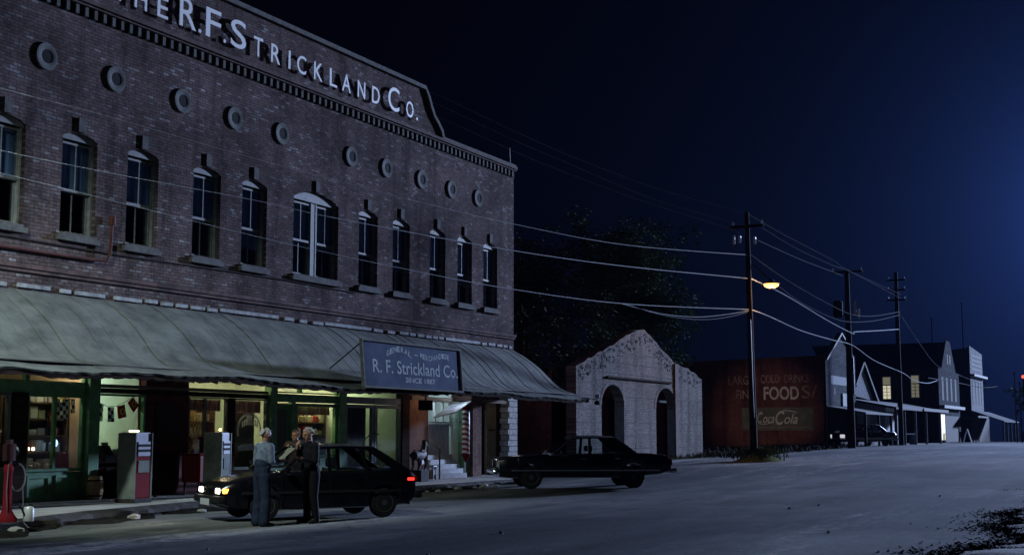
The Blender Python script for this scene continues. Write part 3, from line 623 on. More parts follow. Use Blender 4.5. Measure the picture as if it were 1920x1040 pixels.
MB().box(22.35, 22.45, 22.2, 25.9, .2, 3.1).build('shop_partition', M_TAN, store)
# fabric valances inside
def valance(x0, x1, z0, z1, lab):
    mb = MB(); n = 60; rows = [[(x0+(x1-x0)*i/n, 22.16+.02*math.sin(i*1.3), z-(0.02*abs(math.sin(i*.55)) if z == z0 else 0)) for i in range(n+1)] for z in (z1, z0)]
    mb.grid(rows); return tag(mb.build('window_valance', mat('striped_valance', (.46, .20, .15), .9, col2=(.60, .42, .34), scale=2.3, stretch=(2.6, 1, .2), lo=.45, hi=.52)), lab, 'valance', 'short fabric valances over the shop windows')
valance(25.76, 27.15, 2.22, 2.5, 'striped red valance over the shop window left of the dark post'); valance(27.5, 28.8, 2.2, 2.5, 'striped red valance over the tall lettered window'); valance(30.2, 32.0, 2.18, 2.42, 'dull red valance over the green framed display window')
# pale lettering arc and oval painted on the tall window
mb = MB(); cx, cz = 28.15, 1.72
for k in range(28):
    t0 = math.pi*(1.1-1.2*k/28); t1 = math.pi*(1.1-1.2*(k+.75)/28); r0, r1 = .40, .46
    mb.prism([(cx+r0*math.cos(t0)*1.1, cz+r0*math.sin(t0)), (cx+r1*math.cos(t0)*1.1, cz+r1*math.sin(t0)), (cx+r1*math.cos(t1)*1.1, cz+r1*math.sin(t1)), (cx+r0*math.cos(t1)*1.1, cz+r0*math.sin(t1))], 22.012, 22.02)
for k in range(9):
    a = cx-.30+.075*k; h = .10+.12*math.sin(math.pi*(k+.5)/9); mb.box(a, a+.035, 22.012, 22.02, cz+.02+h*.6, cz+.12+h)
for k in range(5): mb.box(cx-.1+.05*k, cx-.07+.05*k, 22.012, 22.02, 2.05, 2.16)
mb.prism([(cx-.4, 1.2), (cx-.44, 1.32), (cx-.25, 1.36), (cx+.15, 1.38), (cx+.3, 1.3), (cx+.22, 1.22)], 22.012, 22.02)
tag(mb.build('window_lettering', M_WHITEP), 'worn white arched lettering painted on the tall shop window behind the grey haired man', 'lettering')
wallp = MB(); wallp.box(27.6, 27.66, 22.3, 22.34, .8, 2.2); wallp.box(27.75, 27.78, 22.3, 22.34, .8, 2.2); tag(wallp.build('curtain_strip', mat('cream_strip', (.8, .72, .45), .8)), 'cream vertical strips hanging behind the tall lettered window', 'curtain')
# lattice screen in the window left of the second pump
mb = MB()
for k in range(-8, 12):
    for s_ in (1, -1):
        xa = 25.8+k*.11; pts = []
        for zz in (1.0, 2.15):
            pts.append((xa+s_*(zz-1.5)*.5, zz))
        if s_ == 1 or True:
            (a, za), (b, zb) = pts
            if min(a, b) < 25.78 or max(a, b) > 26.95: continue
            mb.prism([(a, za), (a+.02, za), (b+.02, zb), (b, zb)], 22.5+(.01 if s_ > 0 else 0), 22.508+(.01 if s_ > 0 else 0))
tag(mb.build('lattice_screen', mat('tan_lattice', (.42, .36, .18), .8)), 'tan diagonal lattice screen inside the shop window beside the second pump', 'screen')
# ---- string of flags in the bright doorway
def chequer():
    m = bpy.data.materials.new('chequered_cloth'); n, l = nt(m); b = n['Principled BSDF']; g = n.new('ShaderNodeNewGeometry'); c = n.new('ShaderNodeTexChecker')
    mp = n.new('ShaderNodeMapping'); mp.inputs['Rotation'].default_value = (0, R(8), 0); mp.inputs['Location'].default_value = (0, .5, 0); mp.inputs['Scale'].default_value = (1, 0, 1); l.new(g.outputs['Position'], mp.inputs['Vector'])
    l.new(mp.outputs[0], c.inputs['Vector']); c.inputs['Scale'].default_value = 11; c.inputs['Color1'].default_value = (.02, .02, .03, 1); c.inputs['Color2'].default_value = (.8, .82, .8, 1); l.new(c.outputs[0], b.inputs['Base Color']); b.inputs['Roughness'].default_value = .9; return m
M_CHQ = chequer(); M_FLAGR = mat('red_flag_cloth', (.42, .03, .015), .9); M_FLAGY = mat('yellow_flag_mark', (.62, .42, .08), .9)
bt = thing('flag_bunting', 'string of chequered and red pennant flags sagging across the bright doorway', 'bunting', (23.4, 22.2, 2.4))
cord = [(22.66, 22.2, 2.5), (22.9, 22.21, 2.36), (23.2, 22.22, 2.26), (23.5, 22.22, 2.28), (23.8, 22.21, 2.4), (24.12, 22.2, 2.54)]
MB().tube(cord, .006, 5).build('cord', M_DARK, bt)
def flag(cx, cz, w_, h_, rot, m, mark=False, par=bt):
    rows = []
    for iz in range(4):
        row = []
        for ix in range(5):
            u = (ix/4-.5)*w_; v = -iz/3*h_; row.append((cx+u*math.cos(rot)-v*math.sin(rot), 22.2+.012*math.sin(ix*1.9+iz), cz+u*math.sin(rot)+v*math.cos(rot)))
        rows.append(row)
    mb = MB(); mb.grid(rows); o = mb.build('flag', m, par)
    if mark:
        k = MB(); c_ = (cx+.5*h_*math.sin(rot), 22.175, cz-.5*h_*math.cos(rot)); k.lathe([(.045, 0), (.075, 0), (.075, .006), (.045, .006)], c_, 16, 'y'); k.f = k.f[:-2]; k.build('flag_emblem', M_FLAGY, o)
flag(22.95, 2.33, .24, .40, -.1, M_CHQ); flag(23.3, 2.25, .2, .34, .02, M_CHQ); flag(23.62, 2.3, .26, .30, .18, M_FLAGR, True); flag(23.92, 2.44, .24, .30, .75, M_FLAGR, True); flag(22.68, 2.3, .07, .3, 0, M_FLAGR)
b2 = thing('flag_bunting', 'chequered and red flags hung inside the top of the left display window', 'bunting', (21.8, 22.2, 2.4))
MB().tube([(21.44, 22.2, 2.42), (21.8, 22.2, 2.38), (22.18, 22.2, 2.42)], .006, 5).build('cord', M_DARK, b2)
flag(21.62, 2.4, .22, .36, .1, M_CHQ, par=b2); flag(21.9, 2.4, .2, .46, -.1, M_CHQ, par=b2); flag(22.12, 2.4, .12, .3, 0, M_CHQ, par=b2); flag(21.5, 2.15, .12, .34, .1, M_FLAGR, True, b2)
# ---- shelving with goods
GOODS = [mat('goods_%s' % n_, c_, .6) for n_, c_ in (('cream', (.6, .55, .4)), ('red', (.4, .05, .04)), ('grey', (.34, .32, .27)), ('white', (.62, .62, .56)), ('olive', (.25, .27, .16)), ('pale', (.5, .5, .42)), ('ochre', (.5, .38, .16)))]
def shelf(x0, x1, y, n, lab, seed, glab):
    s_ = thing('shelf_unit', lab, 'shelf', ((x0+x1)/2, y, .215)); mb = MB(); mb.box(x0, x0+.04, y, y+.35, .22, 2.5); mb.box(x1-.04, x1, y, y+.35, .22, 2.5)
    mb.box(x0, x1, y+.351, y+.37, .22, 2.5); mb.build('side_frame', M_SHELF, s_); rg = random.Random(seed)
    for k in range(n):
        z = .5+k*.36; MB().box(x0+.041, x1-.041, y, y+.35, z, z+.03).build('shelf_board', M_SHELF, s_)
        x = x0+.08
        while x < x1-.22:
            wq = rg.uniform(.09, .24); hq = rg.uniform(.12, .27); m_ = rg.choice(GOODS)
            if rg.random() < .85:
                mb = MB()
                if rg.random() < .35:
                    mb.lathe([(wq*.45, 0), (wq*.5, .01), (wq*.5, hq*.8), (wq*.25, hq*.92), (wq*.22, hq)], (x+wq/2, y+.17, z+.031), 12); nm = 'jar'
                else: mb.bbox(x, x+wq, y+.04, y+.28, z+.031, z+.031+hq, .008); nm = 'goods_box'
                tag(mb.build(nm, m_), ('round jar standing on the ' if nm == 'jar' else 'small carton standing on the ')+glab, 'jar' if nm == 'jar' else 'box', 'goods on the '+glab)
            x += wq+rg.uniform(.01, .06)
shelf(20.75, 22.3, 22.5, 6, 'wooden shelf unit behind the display window with the chequered flags', 1, 'shelves behind the flagged display window')
shelf(18.5, 20.4, 22.5, 5, 'wooden shelf unit behind the leftmost shop window', 2, 'shelves behind the leftmost shop window')
shelf(26.5, 27.6, 22.7, 5, 'wooden shelf unit behind the window beside the second pump', 3, 'shelves behind the window beside the second pump')
shelf(30.6, 32.45, 22.6, 5, 'crowded wooden shelf unit behind the green framed window above the hatchback', 4, 'shelves behind the green window above the hatchback')
# display goods just inside windows
def bulb(x, y, z, r_, col, e, lab, nm='lamp_bulb', cat='light bulb'):
    t_ = thing(nm, lab, cat, (x, y, z-r_*1.6)); MB().ball((x, y, z), r_, r_, r_*1.15).build('bulb', mat('glow_%d' % int(col[2]*100+e), col, emit=e), t_); MB().lathe([(r_*.45, z-r_*1.6), (r_*.45, z-r_*.9)], (x, y, 0), 10).build('socket', M_DARK, t_)
bulb(21.02, 22.35, 1.32, .035, (1, .85, .6), 6, 'left of two small bare bulbs low in the display window'); bulb(21.16, 22.35, 1.32, .035, (1, .85, .6), 6, 'right of two small bare bulbs low in the display window')
bulb(21.75, 22.35, 1.44, .085, (.35, .55, 1), 3, 'glowing blue globe in the middle of the display window', 'globe_lamp', 'lamp')
p = gy(413, 805, 22.3); bulb(p.x, 22.3, p.z, .035, (1, .6, .25), 9, 'small orange bulb glowing in the window above the second pump')
mb = MB(); mb.lathe([(.09, 0), (.11, .02), (.1, .12), (.06, .17), (.055, .2), (.08, .24), (.07, .32), (.0, .34)], (20.82, 22.32, 1.16), 16); tag(mb.build('doll', mat('pink_doll', (.6, .35, .35), .7)), 'pink and cream doll standing at the left of the display window', 'doll')
MB_ = MB(); MB_.bbox(21.5, 21.98, 22.14, 22.2, .92, 1.22, .01); tag(MB_.build('poster', mat('red_poster', (.4, .03, .02), .6)), 'red card leaning at the bottom of the right display window', 'card')
MB().box(20.7, 22.2, 22.11, 22.48, .86, .9).build('window_shelf', M_SHELF, store)
mb = MB(); mb.box(21.52, 21.72, 22.3, 22.33, 1.6, 2.02); tag(mb.build('apron', mat('navy_cloth', (.02, .02, .08), .9)), 'navy cloth hanging in the middle of the display window', 'cloth')
for k, (x_, w_, h_, mi) in enumerate(((22.02, .1, .34, 3), (22.12, .07, .26, 6), (21.55, .08, .12, 3), (20.98, .2, .1, 3), (21.25, .12, .14, 0))):
    z0 = .9 if k > 2 else 1.15; mb = MB(); mb.lathe([(w_*.5, 0), (w_*.55, .01), (w_*.5, h_*.7), (w_*.2, h_*.85), (w_*.2, h_)], (x_, 22.3, z0 if k > 2 else .9), 12)
    tag(mb.build('bottle', GOODS[mi]), 'pale bottle or pot on the ledge of the display window', 'bottle', 'pots on the display window ledge')
# counter clutter in the doorway: till
t_ = thing('cash_register', 'dark old cash register on the sill of the flag hung doorway', 'cash register', (22.95, 22.05, 1.03))
mb = MB(); mb.bbox(22.85, 23.15, 21.9, 22.15, 1.03, 1.16, .01); mb.prism([(22.0-.1, 1.16), (22.13, 1.16), (22.13, 1.38), (22.05, 1.38)], 22.87, 23.13, 'yz'); mb.build('casing', M_BLACK, t_)
MB().box(22.9, 23.1, 22.06, 22.1, 1.381, 1.45).build('price_window', M_GREYP, t_)
mb = MB(); mb.bbox(23.25, 23.42, 21.92, 22.08, 1.03, 1.3, .015); tag(mb.build('white_tin', M_GREYP), 'grey tin beside the cash register on the doorway sill', 'tin')
MB().box(22.62, 24.16, 21.85, 22.12, .99, 1.028).build('door_sill', M_WOODD, store)
mb = MB(); mb.box(23.0, 23.12, 22.47, 22.5, 1.86, 1.98); tag(mb.build('wall_light', mat('white_glow', (1, 1, .95), emit=3)), 'tiny white lit plate on the tan wall inside the doorway', 'light')

# ================================================================ THINGS ON THE PORCH
# box pumps
def pump(x, y, lab, cols, rz, hose=True):
    g_ = thing('petrol_pump', lab, 'petrol pump', (x, y, .2), rz, 'box petrol pumps on the porch', local=True)
    MB().bbox(-.31, .31, -.24, .24, 0, .10, .02).build('base', M_DARK, g_)
    MB().bbox(-.28, .28, -.22, .22, .10, 1.30, .03).build('cabinet', cols[0], g_)
    MB().bbox(-.295, -.26, -.225, .225, .09, 1.62, .01).build('side_panel', cols[1], g_); MB().bbox(.26, .295, -.235, .235, .09, 1.62, .01).build('side_panel', cols[1], g_)
    MB().bbox(-.28, .28, -.20, .20, 1.31, 1.64, .05).build('head', cols[2], g_)
    d = MB().bbox(-.21, .21, -.235, -.205, 1.08, 1.42, .01).build('dial_face', cols[2], g_)
    mb = MB(); mb.box(-.2, .2, -.24, -.236, 1.30, 1.36); mb.box(-.2, .2, -.24, -.236, 1.18, 1.24); mb.build('number_strip', M_BLACK, d)
    MB().bbox(-.18, .18, -.24, -.22, .70, .98, .01).build('notice_plate', M_GREYP, g_)
    if hose:
        MB().tube([(.31, 0, 1.1), (.40, -.05, 1.0), (.47, -.1, .6), (.42, -.1, .35), (.40, -.05, .6), (.38, -.02, .95)], .016, 8).build('hose', M_RUBBER, g_, smooth=True)
        mb = MB(); mb.tube([(.37, -.02, .95), (.38, -.02, 1.12), (.40, -.1, 1.18)], .025, 8); mb.build('nozzle', M_CHROME, g_)
    g_.scale = (1, 1, .90)
    return g_
pump(21.85, 20.1, 'red and grey petrol pump standing nearer on the porch before the flag doorway', (M_REDP, M_GREYP, M_LTBLUE), R(6))
pp = gz(415, 925, .2); pump(24.85, 20.35, 'pale petrol pump partly hidden behind the hatchback bonnet', (M_GREYP, mat('stained_grey', (.25, .27, .22), .6, var=.4), M_LTBLUE), R(18))
bulb_t = MB().bbox(21.60, 21.78, 19.93, 20.07, 1.68, 1.72, .015); tag(bulb_t.build('pump_light', mat('warm_glow', (1, .85, .55), emit=3)), 'small warm light fixed on top of the nearer red pump', 'light')
# small antique pump with clock head at the frame edge
c = gz(20, 978, .2); cp = thing('antique_air_pump', 'slim old red pump with rounded clock head and coiled hose at the kerb edge', 'pump', (c.x, c.y+.1, .2), 0, local=True)
MB().lathe([(.17, 0), (.17, .05), (.12, .12), (.075, .2), (.07, .8), (.085, .86), (.06, .95)], (0, 0, 0), 18).build('column', M_REDP, cp, smooth=True)
mb = MB(); bm = bmesh.new(); bmesh.ops.create_cube(bm, size=1)
for v in bm.verts: v.co = (v.co.x*.20, v.co.y*.24, 1.14+v.co.z*.42)
bmesh.ops.bevel(bm, geom=bm.edges[:], offset=.07, segments=4, affect='EDGES'); mb.bm(bm); hd = mb.build('head', mat('black_enamel', (.03, .012, .015), .35), cp, smooth=True)
mb = MB(); mb.lathe([(.0, .10), (.075, .10), (.085, .115), (.085, .125)], (0, 0, 1.16), 20, 'x'); mb.build('dial', M_LTBLUE, hd, smooth=True)
mb = MB(); mb.box(.126, .130, -.035, .035, 1.09, 1.23); mb.build('dial_slot', M_BLACK, hd)
mb = MB()
for rr_ in (.17, .185):
    mb.tube([(.13+rr_*.75*math.cos(t), -.08-.03*math.cos(t), .72+rr_*1.25*math.sin(t)) for t in [2*math.pi*i/22 for i in range(23)]], .009, 6)
mb.tube([(.06, -.05, .95), (.10, -.08, .93)], .01, 6); mb.tube([(.22, -.1, .6), (.24, -.12, .2), (.25, -.13, -.02), (.2, -.3, -.1)], .009, 6); mb.tube([(-.05, -.05, .95), (-.1, -.08, .5), (-.08, -.1, .1), (.08, -.16, .01)], .008, 6)
mb.build('hose', mat('hose_rubber', (.10, .09, .10), .5), cp, smooth=True)
c = gz(53, 976, .2); wc = thing('watering_can', 'dull white metal watering can standing by the slim red pump', 'watering can', (c.x, c.y, .2), 0, local=True)
MB().lathe([(.085, 0), (.09, .01), (.09, .2), (.07, .235), (.03, .245)], (0, 0, 0), 18).build('body', mat('dull_zinc', (.5, .5, .5), .45, metal=.3), wc, smooth=True)
MB().tube([(-.06, 0, .06), (-.13, 0, .18), (-.2, 0, .27)], .018, 8, .012).build('spout', M_RUBBER, wc, smooth=True)
MB().tube([(-.05, 0, .235), (0, 0, .29), (.07, 0, .25), (.1, 0, .12)], .009, 6).build('handle', M_RUBBER, wc, smooth=True)
# crates, keg
def crate(px_, py_, w_, h_, lab, txt):
    c = gz(px_, py_, .2); g_ = thing('crate', lab, 'crate', (c.x, c.y, .2), 0, 'dark crates on the porch')
    mb = MB(); mb.bbox(c.x-w_/2, c.x+w_/2, c.y-.12, c.y+.12, .2, .2+h_, .012); mb.build('box', mat('black_crate', (.015, .014, .016), .6), g_)
    mb = MB(); mb.box(c.x-w_*.35, c.x+w_*.38, c.y-.125, c.y-.121, .28, .32); mb.box(c.x-.02, c.x+w_*.2, c.y-.125, c.y-.121, .34, .37); mb.build('label', M_WHITEP, g_)
    for zz in (.2+h_*.35, .2+h_*.75): pass
    mb = MB(); mb.box(c.x-w_/2-.004, c.x+w_/2+.004, c.y-.13, c.y-.127, .2+h_*.86, .2+h_*.92); mb.build('batten', M_WOODD, g_)
crate(126, 934, .30, .48, 'taller of two dark crates on the porch against the green panel', '')
crate(153, 935, .34, .30, 'shorter of two dark crates on the porch beside the keg', '')
c = gz(166, 936, .2); kg = thing('keg', 'small tan wooden keg with dark hoops on the porch by the crates', 'keg', (c.x+.08, c.y-.1, .2), 0, local=True)
MB().lathe([(.15, 0), (.165, .06), (.185, .2), (.185, .33), (.165, .46), (.15, .52), (.135, .52), (.135, .50)], (0, 0, 0), 20).build('staves', mat('oak_staves', (.36, .24, .13), .7, var=.35, scale=9, stretch=(6, 6, .5)), kg, smooth=True)
for z_ in (.07, .40): MB().lathe([(.172, z_), (.178, z_+.001), (.182, z_+.035), (.176, z_+.036)], (0, 0, 0), 20).build('hoop', M_WOODD, kg, smooth=True)
# long low bin / stacked lumber right of keg
bn = thing('slatted_bench', 'dark slatted wooden bench against the wall between keg and red pump', 'bench', (23.2, 21.6, .2))
for z_ in (.35, .5, .65, .8): MB().box(22.75, 24.0, 21.75, 21.79, z_, z_+.09).build('back_slat', M_WOODD, bn)
MB().box(22.75, 24.0, 21.3, 21.74, .6, .64).build('seat', M_WOODD, bn)
for x_ in (22.8, 23.9):
    for y_ in (21.34, 21.7): MB().box(x_, x_+.06, y_, y_+.05, .2, .599).build('leg', M_WOODD, bn)
# bench by second window (white slatted, mostly behind the man)
bn = thing('slatted_bench', 'dark bench with pale slats on the porch beyond the second pump', 'bench', (28.2, 21.2, .2))
for k, z_ in enumerate((.62, .76, .9)): MB().box(27.3, 29.1, 21.3+.02*k, 21.33+.02*k, z_, z_+.07).build('back_slat', M_WOODD, bn)
MB().box(27.3, 29.1, 20.9, 21.28, .58, .61).build('seat', mat('worn_seat', (.3, .3, .3), .8), bn)
for x_ in (27.35, 29.0):
    for y_ in (20.92, 21.22): MB().box(x_, x_+.05, y_, y_+.05, .2, .579).build('leg', M_WOODD, bn)
# red drinks machine and coveralled dummy-like heap beside it: red crates stacked
rb = thing('drinks_cooler', 'dark red drinks cooler chest on legs on the porch left of the second pump', 'cooler', (25.6, 21.2, .2))
MB().bbox(24.95, 25.75, 20.95, 21.5, .5, 1.12, .03).build('chest', mat('cooler_red', (.22, .02, .02), .4), rb); MB().bbox(24.93, 25.77, 20.93, 21.52, 1.125, 1.18, .02).build('lid', M_REDP, rb)
for x_ in (25.0, 25.66):
    for y_ in (21.0, 21.42): MB().box(x_, x_+.04, y_, y_+.04, .2, .499).build('leg', M_DARK, rb)
MB().box(25.1, 25.6, 20.945, 20.949, .72, .95).build('badge', M_WHITEP, rb)
tl = thing('stacked_bin', 'tall dark red bin behind the cooler in front of the lattice window', 'bin', (26.1, 21.5, .2)); MB().bbox(25.85, 26.35, 21.4, 21.75, .2, 1.5, .03).build('body', M_REDD, tl); MB().bbox(25.83, 26.37, 21.38, 21.77, 1.505, 1.56, .02).build('lid', M_REDP, tl)
# barber pole
bp_ = thing('barber_pole', 'red and white striped barber pole hung on the pier by the stair', 'barber pole', (38.86, 21.6, .72))
def stripe():
    m = bpy.data.materials.new('barber_stripe'); n, l = nt(m); b = n['Principled BSDF']; g = n.new('ShaderNodeNewGeometry'); s = n.new('ShaderNodeSeparateXYZ'); l.new(g.outputs['Position'], s.inputs[0])
    a = n.new('ShaderNodeMath'); a.operation = 'MULTIPLY_ADD'; l.new(s.outputs['X'], a.inputs[0]); a.inputs[1].default_value = .45; l.new(s.outputs['Z'], a.inputs[2])
    k = n.new('ShaderNodeMath'); k.operation = 'MULTIPLY'; l.new(a.outputs[0], k.inputs[0]); k.inputs[1].default_value = 1/.165
    f = n.new('ShaderNodeMath'); f.operation = 'FRACT'; l.new(k.outputs[0], f.inputs[0]); t_ = n.new('ShaderNodeMath'); t_.operation = 'GREATER_THAN'; l.new(f.outputs[0], t_.inputs[0]); t_.inputs[1].default_value = .5
    mx = n.new('ShaderNodeMixRGB'); l.new(t_.outputs[0], mx.inputs[0]); mx.inputs[1].default_value = (.28, .02, .02, 1); mx.inputs[2].default_value = (.75, .72, .7, 1); l.new(mx.outputs[0], b.inputs['Base Color']); b.inputs['Roughness'].default_value = .4; return m
PX, PY = 39.12, 21.62
MB().lathe([(.12, .98), (.13, 1.0), (.13, 2.40), (.12, 2.42)], (PX, PY, 0), 20).build('striped_shaft', stripe(), bp_, smooth=True)
mb = MB(); mb.lathe([(.02, .70), (.05, .78), (.13, .94), (.13, .979)], (PX, PY, 0), 18); mb.lathe([(.13, 2.421), (.13, 2.5), (.07, 2.62), (.02, 2.68)], (PX, PY, 0), 18); mb.build('finial', M_REDP, bp_, smooth=True)
mb = MB(); mb.box(PX-.02, PX+.02, PY+.12, 21.88, 2.0, 2.04); mb.box(PX-.02, PX+.02, PY+.12, 21.88, 1.3, 1.34); mb.build('bracket', M_DARK, bp_)
# pale hood / tin canopy slanting above the stair
hd_ = thing('stair_hood', 'small pale slanting tin hood under the awning above the stair', 'hood', (37.7, 21.0, 2.5))
mb = MB(); mb.add([(37.45, 21.95, 2.15), (38.75, 21.95, 2.62), (38.75, 21.2, 2.72), (37.75, 21.2, 2.35)], [(0, 1, 2, 3)]); mb.add([(37.45, 21.95, 2.12), (38.75, 21.95, 2.59), (38.75, 21.2, 2.69), (37.75, 21.2, 2.32)], [(0, 1, 2, 3)]); mb.build('hood_sheet', M_FLASH, hd_)
mb = MB(); mb.box(38.72, 38.76, 21.19, 21.95, 2.72, 2.95); mb.build('hanger', M_WOODD, hd_)
# black lantern hanging under awning
ln = thing('hanging_lantern', 'black box lantern hanging under the awning by the ochre wall', 'lantern', (35.6, 20.8, 2.55))
MB().bbox(35.0, 35.55, 20.8, 21.0, 2.35, 2.66, .02).build('case', M_BLACK, ln); MB().box(35.25, 35.29, 20.88, 20.92, 2.66, 3.0).build('hanger', M_DARK, ln)
# child ride / plant stand by ochre wall
rd = thing('ride_on_horse', 'dark child ride-on horse on a stand before the ochre wall', 'coin ride', (35.25, 21.1, .2), R(8), local=True)
MB().bbox(-.32, .32, -.2, .2, 0, .35, .03).build('stand', M_DARK, rd)
mb = MB(); mb.tube([(-.42, 0, .78), (-.2, 0, .80), (.1, 0, .78), (.3, 0, .84)], lambda t: .13+.03*math.sin(t*3), 12); mb.tube([(.26, 0, .84), (.36, 0, 1.02), (.40, 0, 1.18)], .09, 10, .065); mb.tube([(.36, 0, 1.2), (.5, 0, 1.13), (.6, 0, 1.06)], .07, 10, .04); mb.tube([(-.4, 0, .8), (-.52, 0, .7), (-.55, 0, .5)], .04, 8, .015)
for x_, s_ in ((.2, 1), (.25, -1), (-.3, 1), (-.26, -1)): mb.tube([(x_, .08*s_, .72), (x_+.06, .09*s_, .5), (x_-.02, .09*s_, .36)], .05, 8, .028)
mb.build('horse', mat('painted_horse', (.02, .017, .02), .7, col2=(.10, .08, .07), scale=5), rd, smooth=True)
MB().bbox(-.14, .12, -.15, .15, .88, .96, .03).build('saddle', M_REDD, rd)
ch_ = thing('white_chair', 'pale metal lawn chair between the horse ride and the stair', 'chair', (36.2, 21.3, .2), R(15), local=True)
MB().bbox(-.2, .2, -.2, .2, .42, .45, .01).build('seat', M_LTBLUE, ch_); MB().bbox(-.2, .2, .18, .21, .5, .9, .01).build('backrest', M_LTBLUE, ch_)
for x_ in (-.19, .16):
    for y_ in (-.19, .16): MB().box(x_, x_+.03, y_, y_+.03, 0, .419).build('leg', M_LTBLUE, ch_)
# rail post at the stair
MB().tube([(37.36, 21.6, .2), (37.36, 21.6, 1.15), (38.5, 23.2, 1.75)], .03, 6).build('stair_rail', M_BEAM, store)
# hanging merchandise sign on the awning
sg = thing('merchandise_signboard', 'faded blue signboard with white lettering standing on the awning edge', 'signboard', (31.6, 19.1, 2.88))
SX0, SX1, SZ0, SZ1 = 29.05, 34.2, 2.88, 4.05; SY = lambda v: 19.08+.10*(v-SZ0)/(SZ1-SZ0)
def fn_sign(u, v, d): return (u, SY(v)-.03-d, v)
mb = MB(); mb.add([(SX0, SY(SZ0), SZ0), (SX1, SY(SZ0), SZ0), (SX1, SY(SZ1), SZ1), (SX0, SY(SZ1), SZ1), (SX0, SY(SZ0)-.03, SZ0), (SX1, SY(SZ0)-.03, SZ0), (SX1, SY(SZ1)-.03, SZ1), (SX0, SY(SZ1)-.03, SZ1)], [(0,1,2,3),(4,7,6,5),(0,4,5,1),(1,5,6,2),(2,6,7,3),(3,7,4,0)]); mb.build('board', M_SIGNB, sg)
mb = MB(); t = .05; mb.box(SX0-t, SX1+t, 18.99, 19.07, SZ0-t, SZ0-.002); mb.box(SX0-t, SX1+t, 19.10, 19.20, SZ1+.002, SZ1+t)
for xa in (SX0-t, SX1+.002): mb.add([(xa, 19.0, SZ0), (xa+t-.002, 19.0, SZ0), (xa+t-.002, 19.11, SZ1), (xa, 19.11, SZ1), (xa, 19.1, SZ0), (xa+t-.002, 19.1, SZ0), (xa+t-.002, 19.2, SZ1), (xa, 19.2, SZ1)], [(0,1,2,3),(4,7,6,5),(0,4,5,1),(1,5,6,2),(2,6,7,3),(3,7,4,0)])
mb.build('frame', M_TRIM, sg)
mb = MB()
put_text(mb, 'R. F. Strickland Co.', 29.5, 34.02, 3.24, 3.60, fn_sign, .006, bold=.012, spacing=1.02)
put_text(mb, 'SINCE 1887', 31.1, 32.7, 3.02, 3.16, fn_sign, .006, bold=.02)
put_text(mb, '~', 31.63, 31.83, 3.77, 3.82, fn_sign, .006, bold=.05)
def arctext(mb, s_, x0, x1, z, h, bow):
    n_ = len(s_); 
    for i, c_ in enumerate(s_):
        a = x0+(x1-x0)*i/n_; b = x0+(x1-x0)*(i+.86)/n_; mid = ((a+b)/2-x0)/(x1-x0); lift = bow(mid); sl = (bow(mid+.05)-bow(mid-.05))/(.1*(x1-x0))
        put_text(mb, c_, a, b, 0, h, lambda u, v, d, a=a, b=b, lift=lift, sl=sl: fn_sign(u, z+lift+v+(u-(a+b)/2)*sl, d), .006, bold=.03)
arctext(mb, 'GENERAL', 30.2, 31.5, 3.66, .15, lambda t: .16*math.sin(math.pi*t)+.02)
arctext(mb, 'MERCHANDISE', 31.95, 33.6, 3.68, .15, lambda t: .05*math.sin(2*math.pi*(t-.05))*-1+.04)
mb.build('lettering', M_SIGNT, sg)
mb = MB()
for x_ in (SX0+.1, SX1-.1): mb.tube([(x_, 19.18, SZ1), (x_, 20.2, 3.35)], .02, 6)
mb.build('stay', M_DARK, sg)
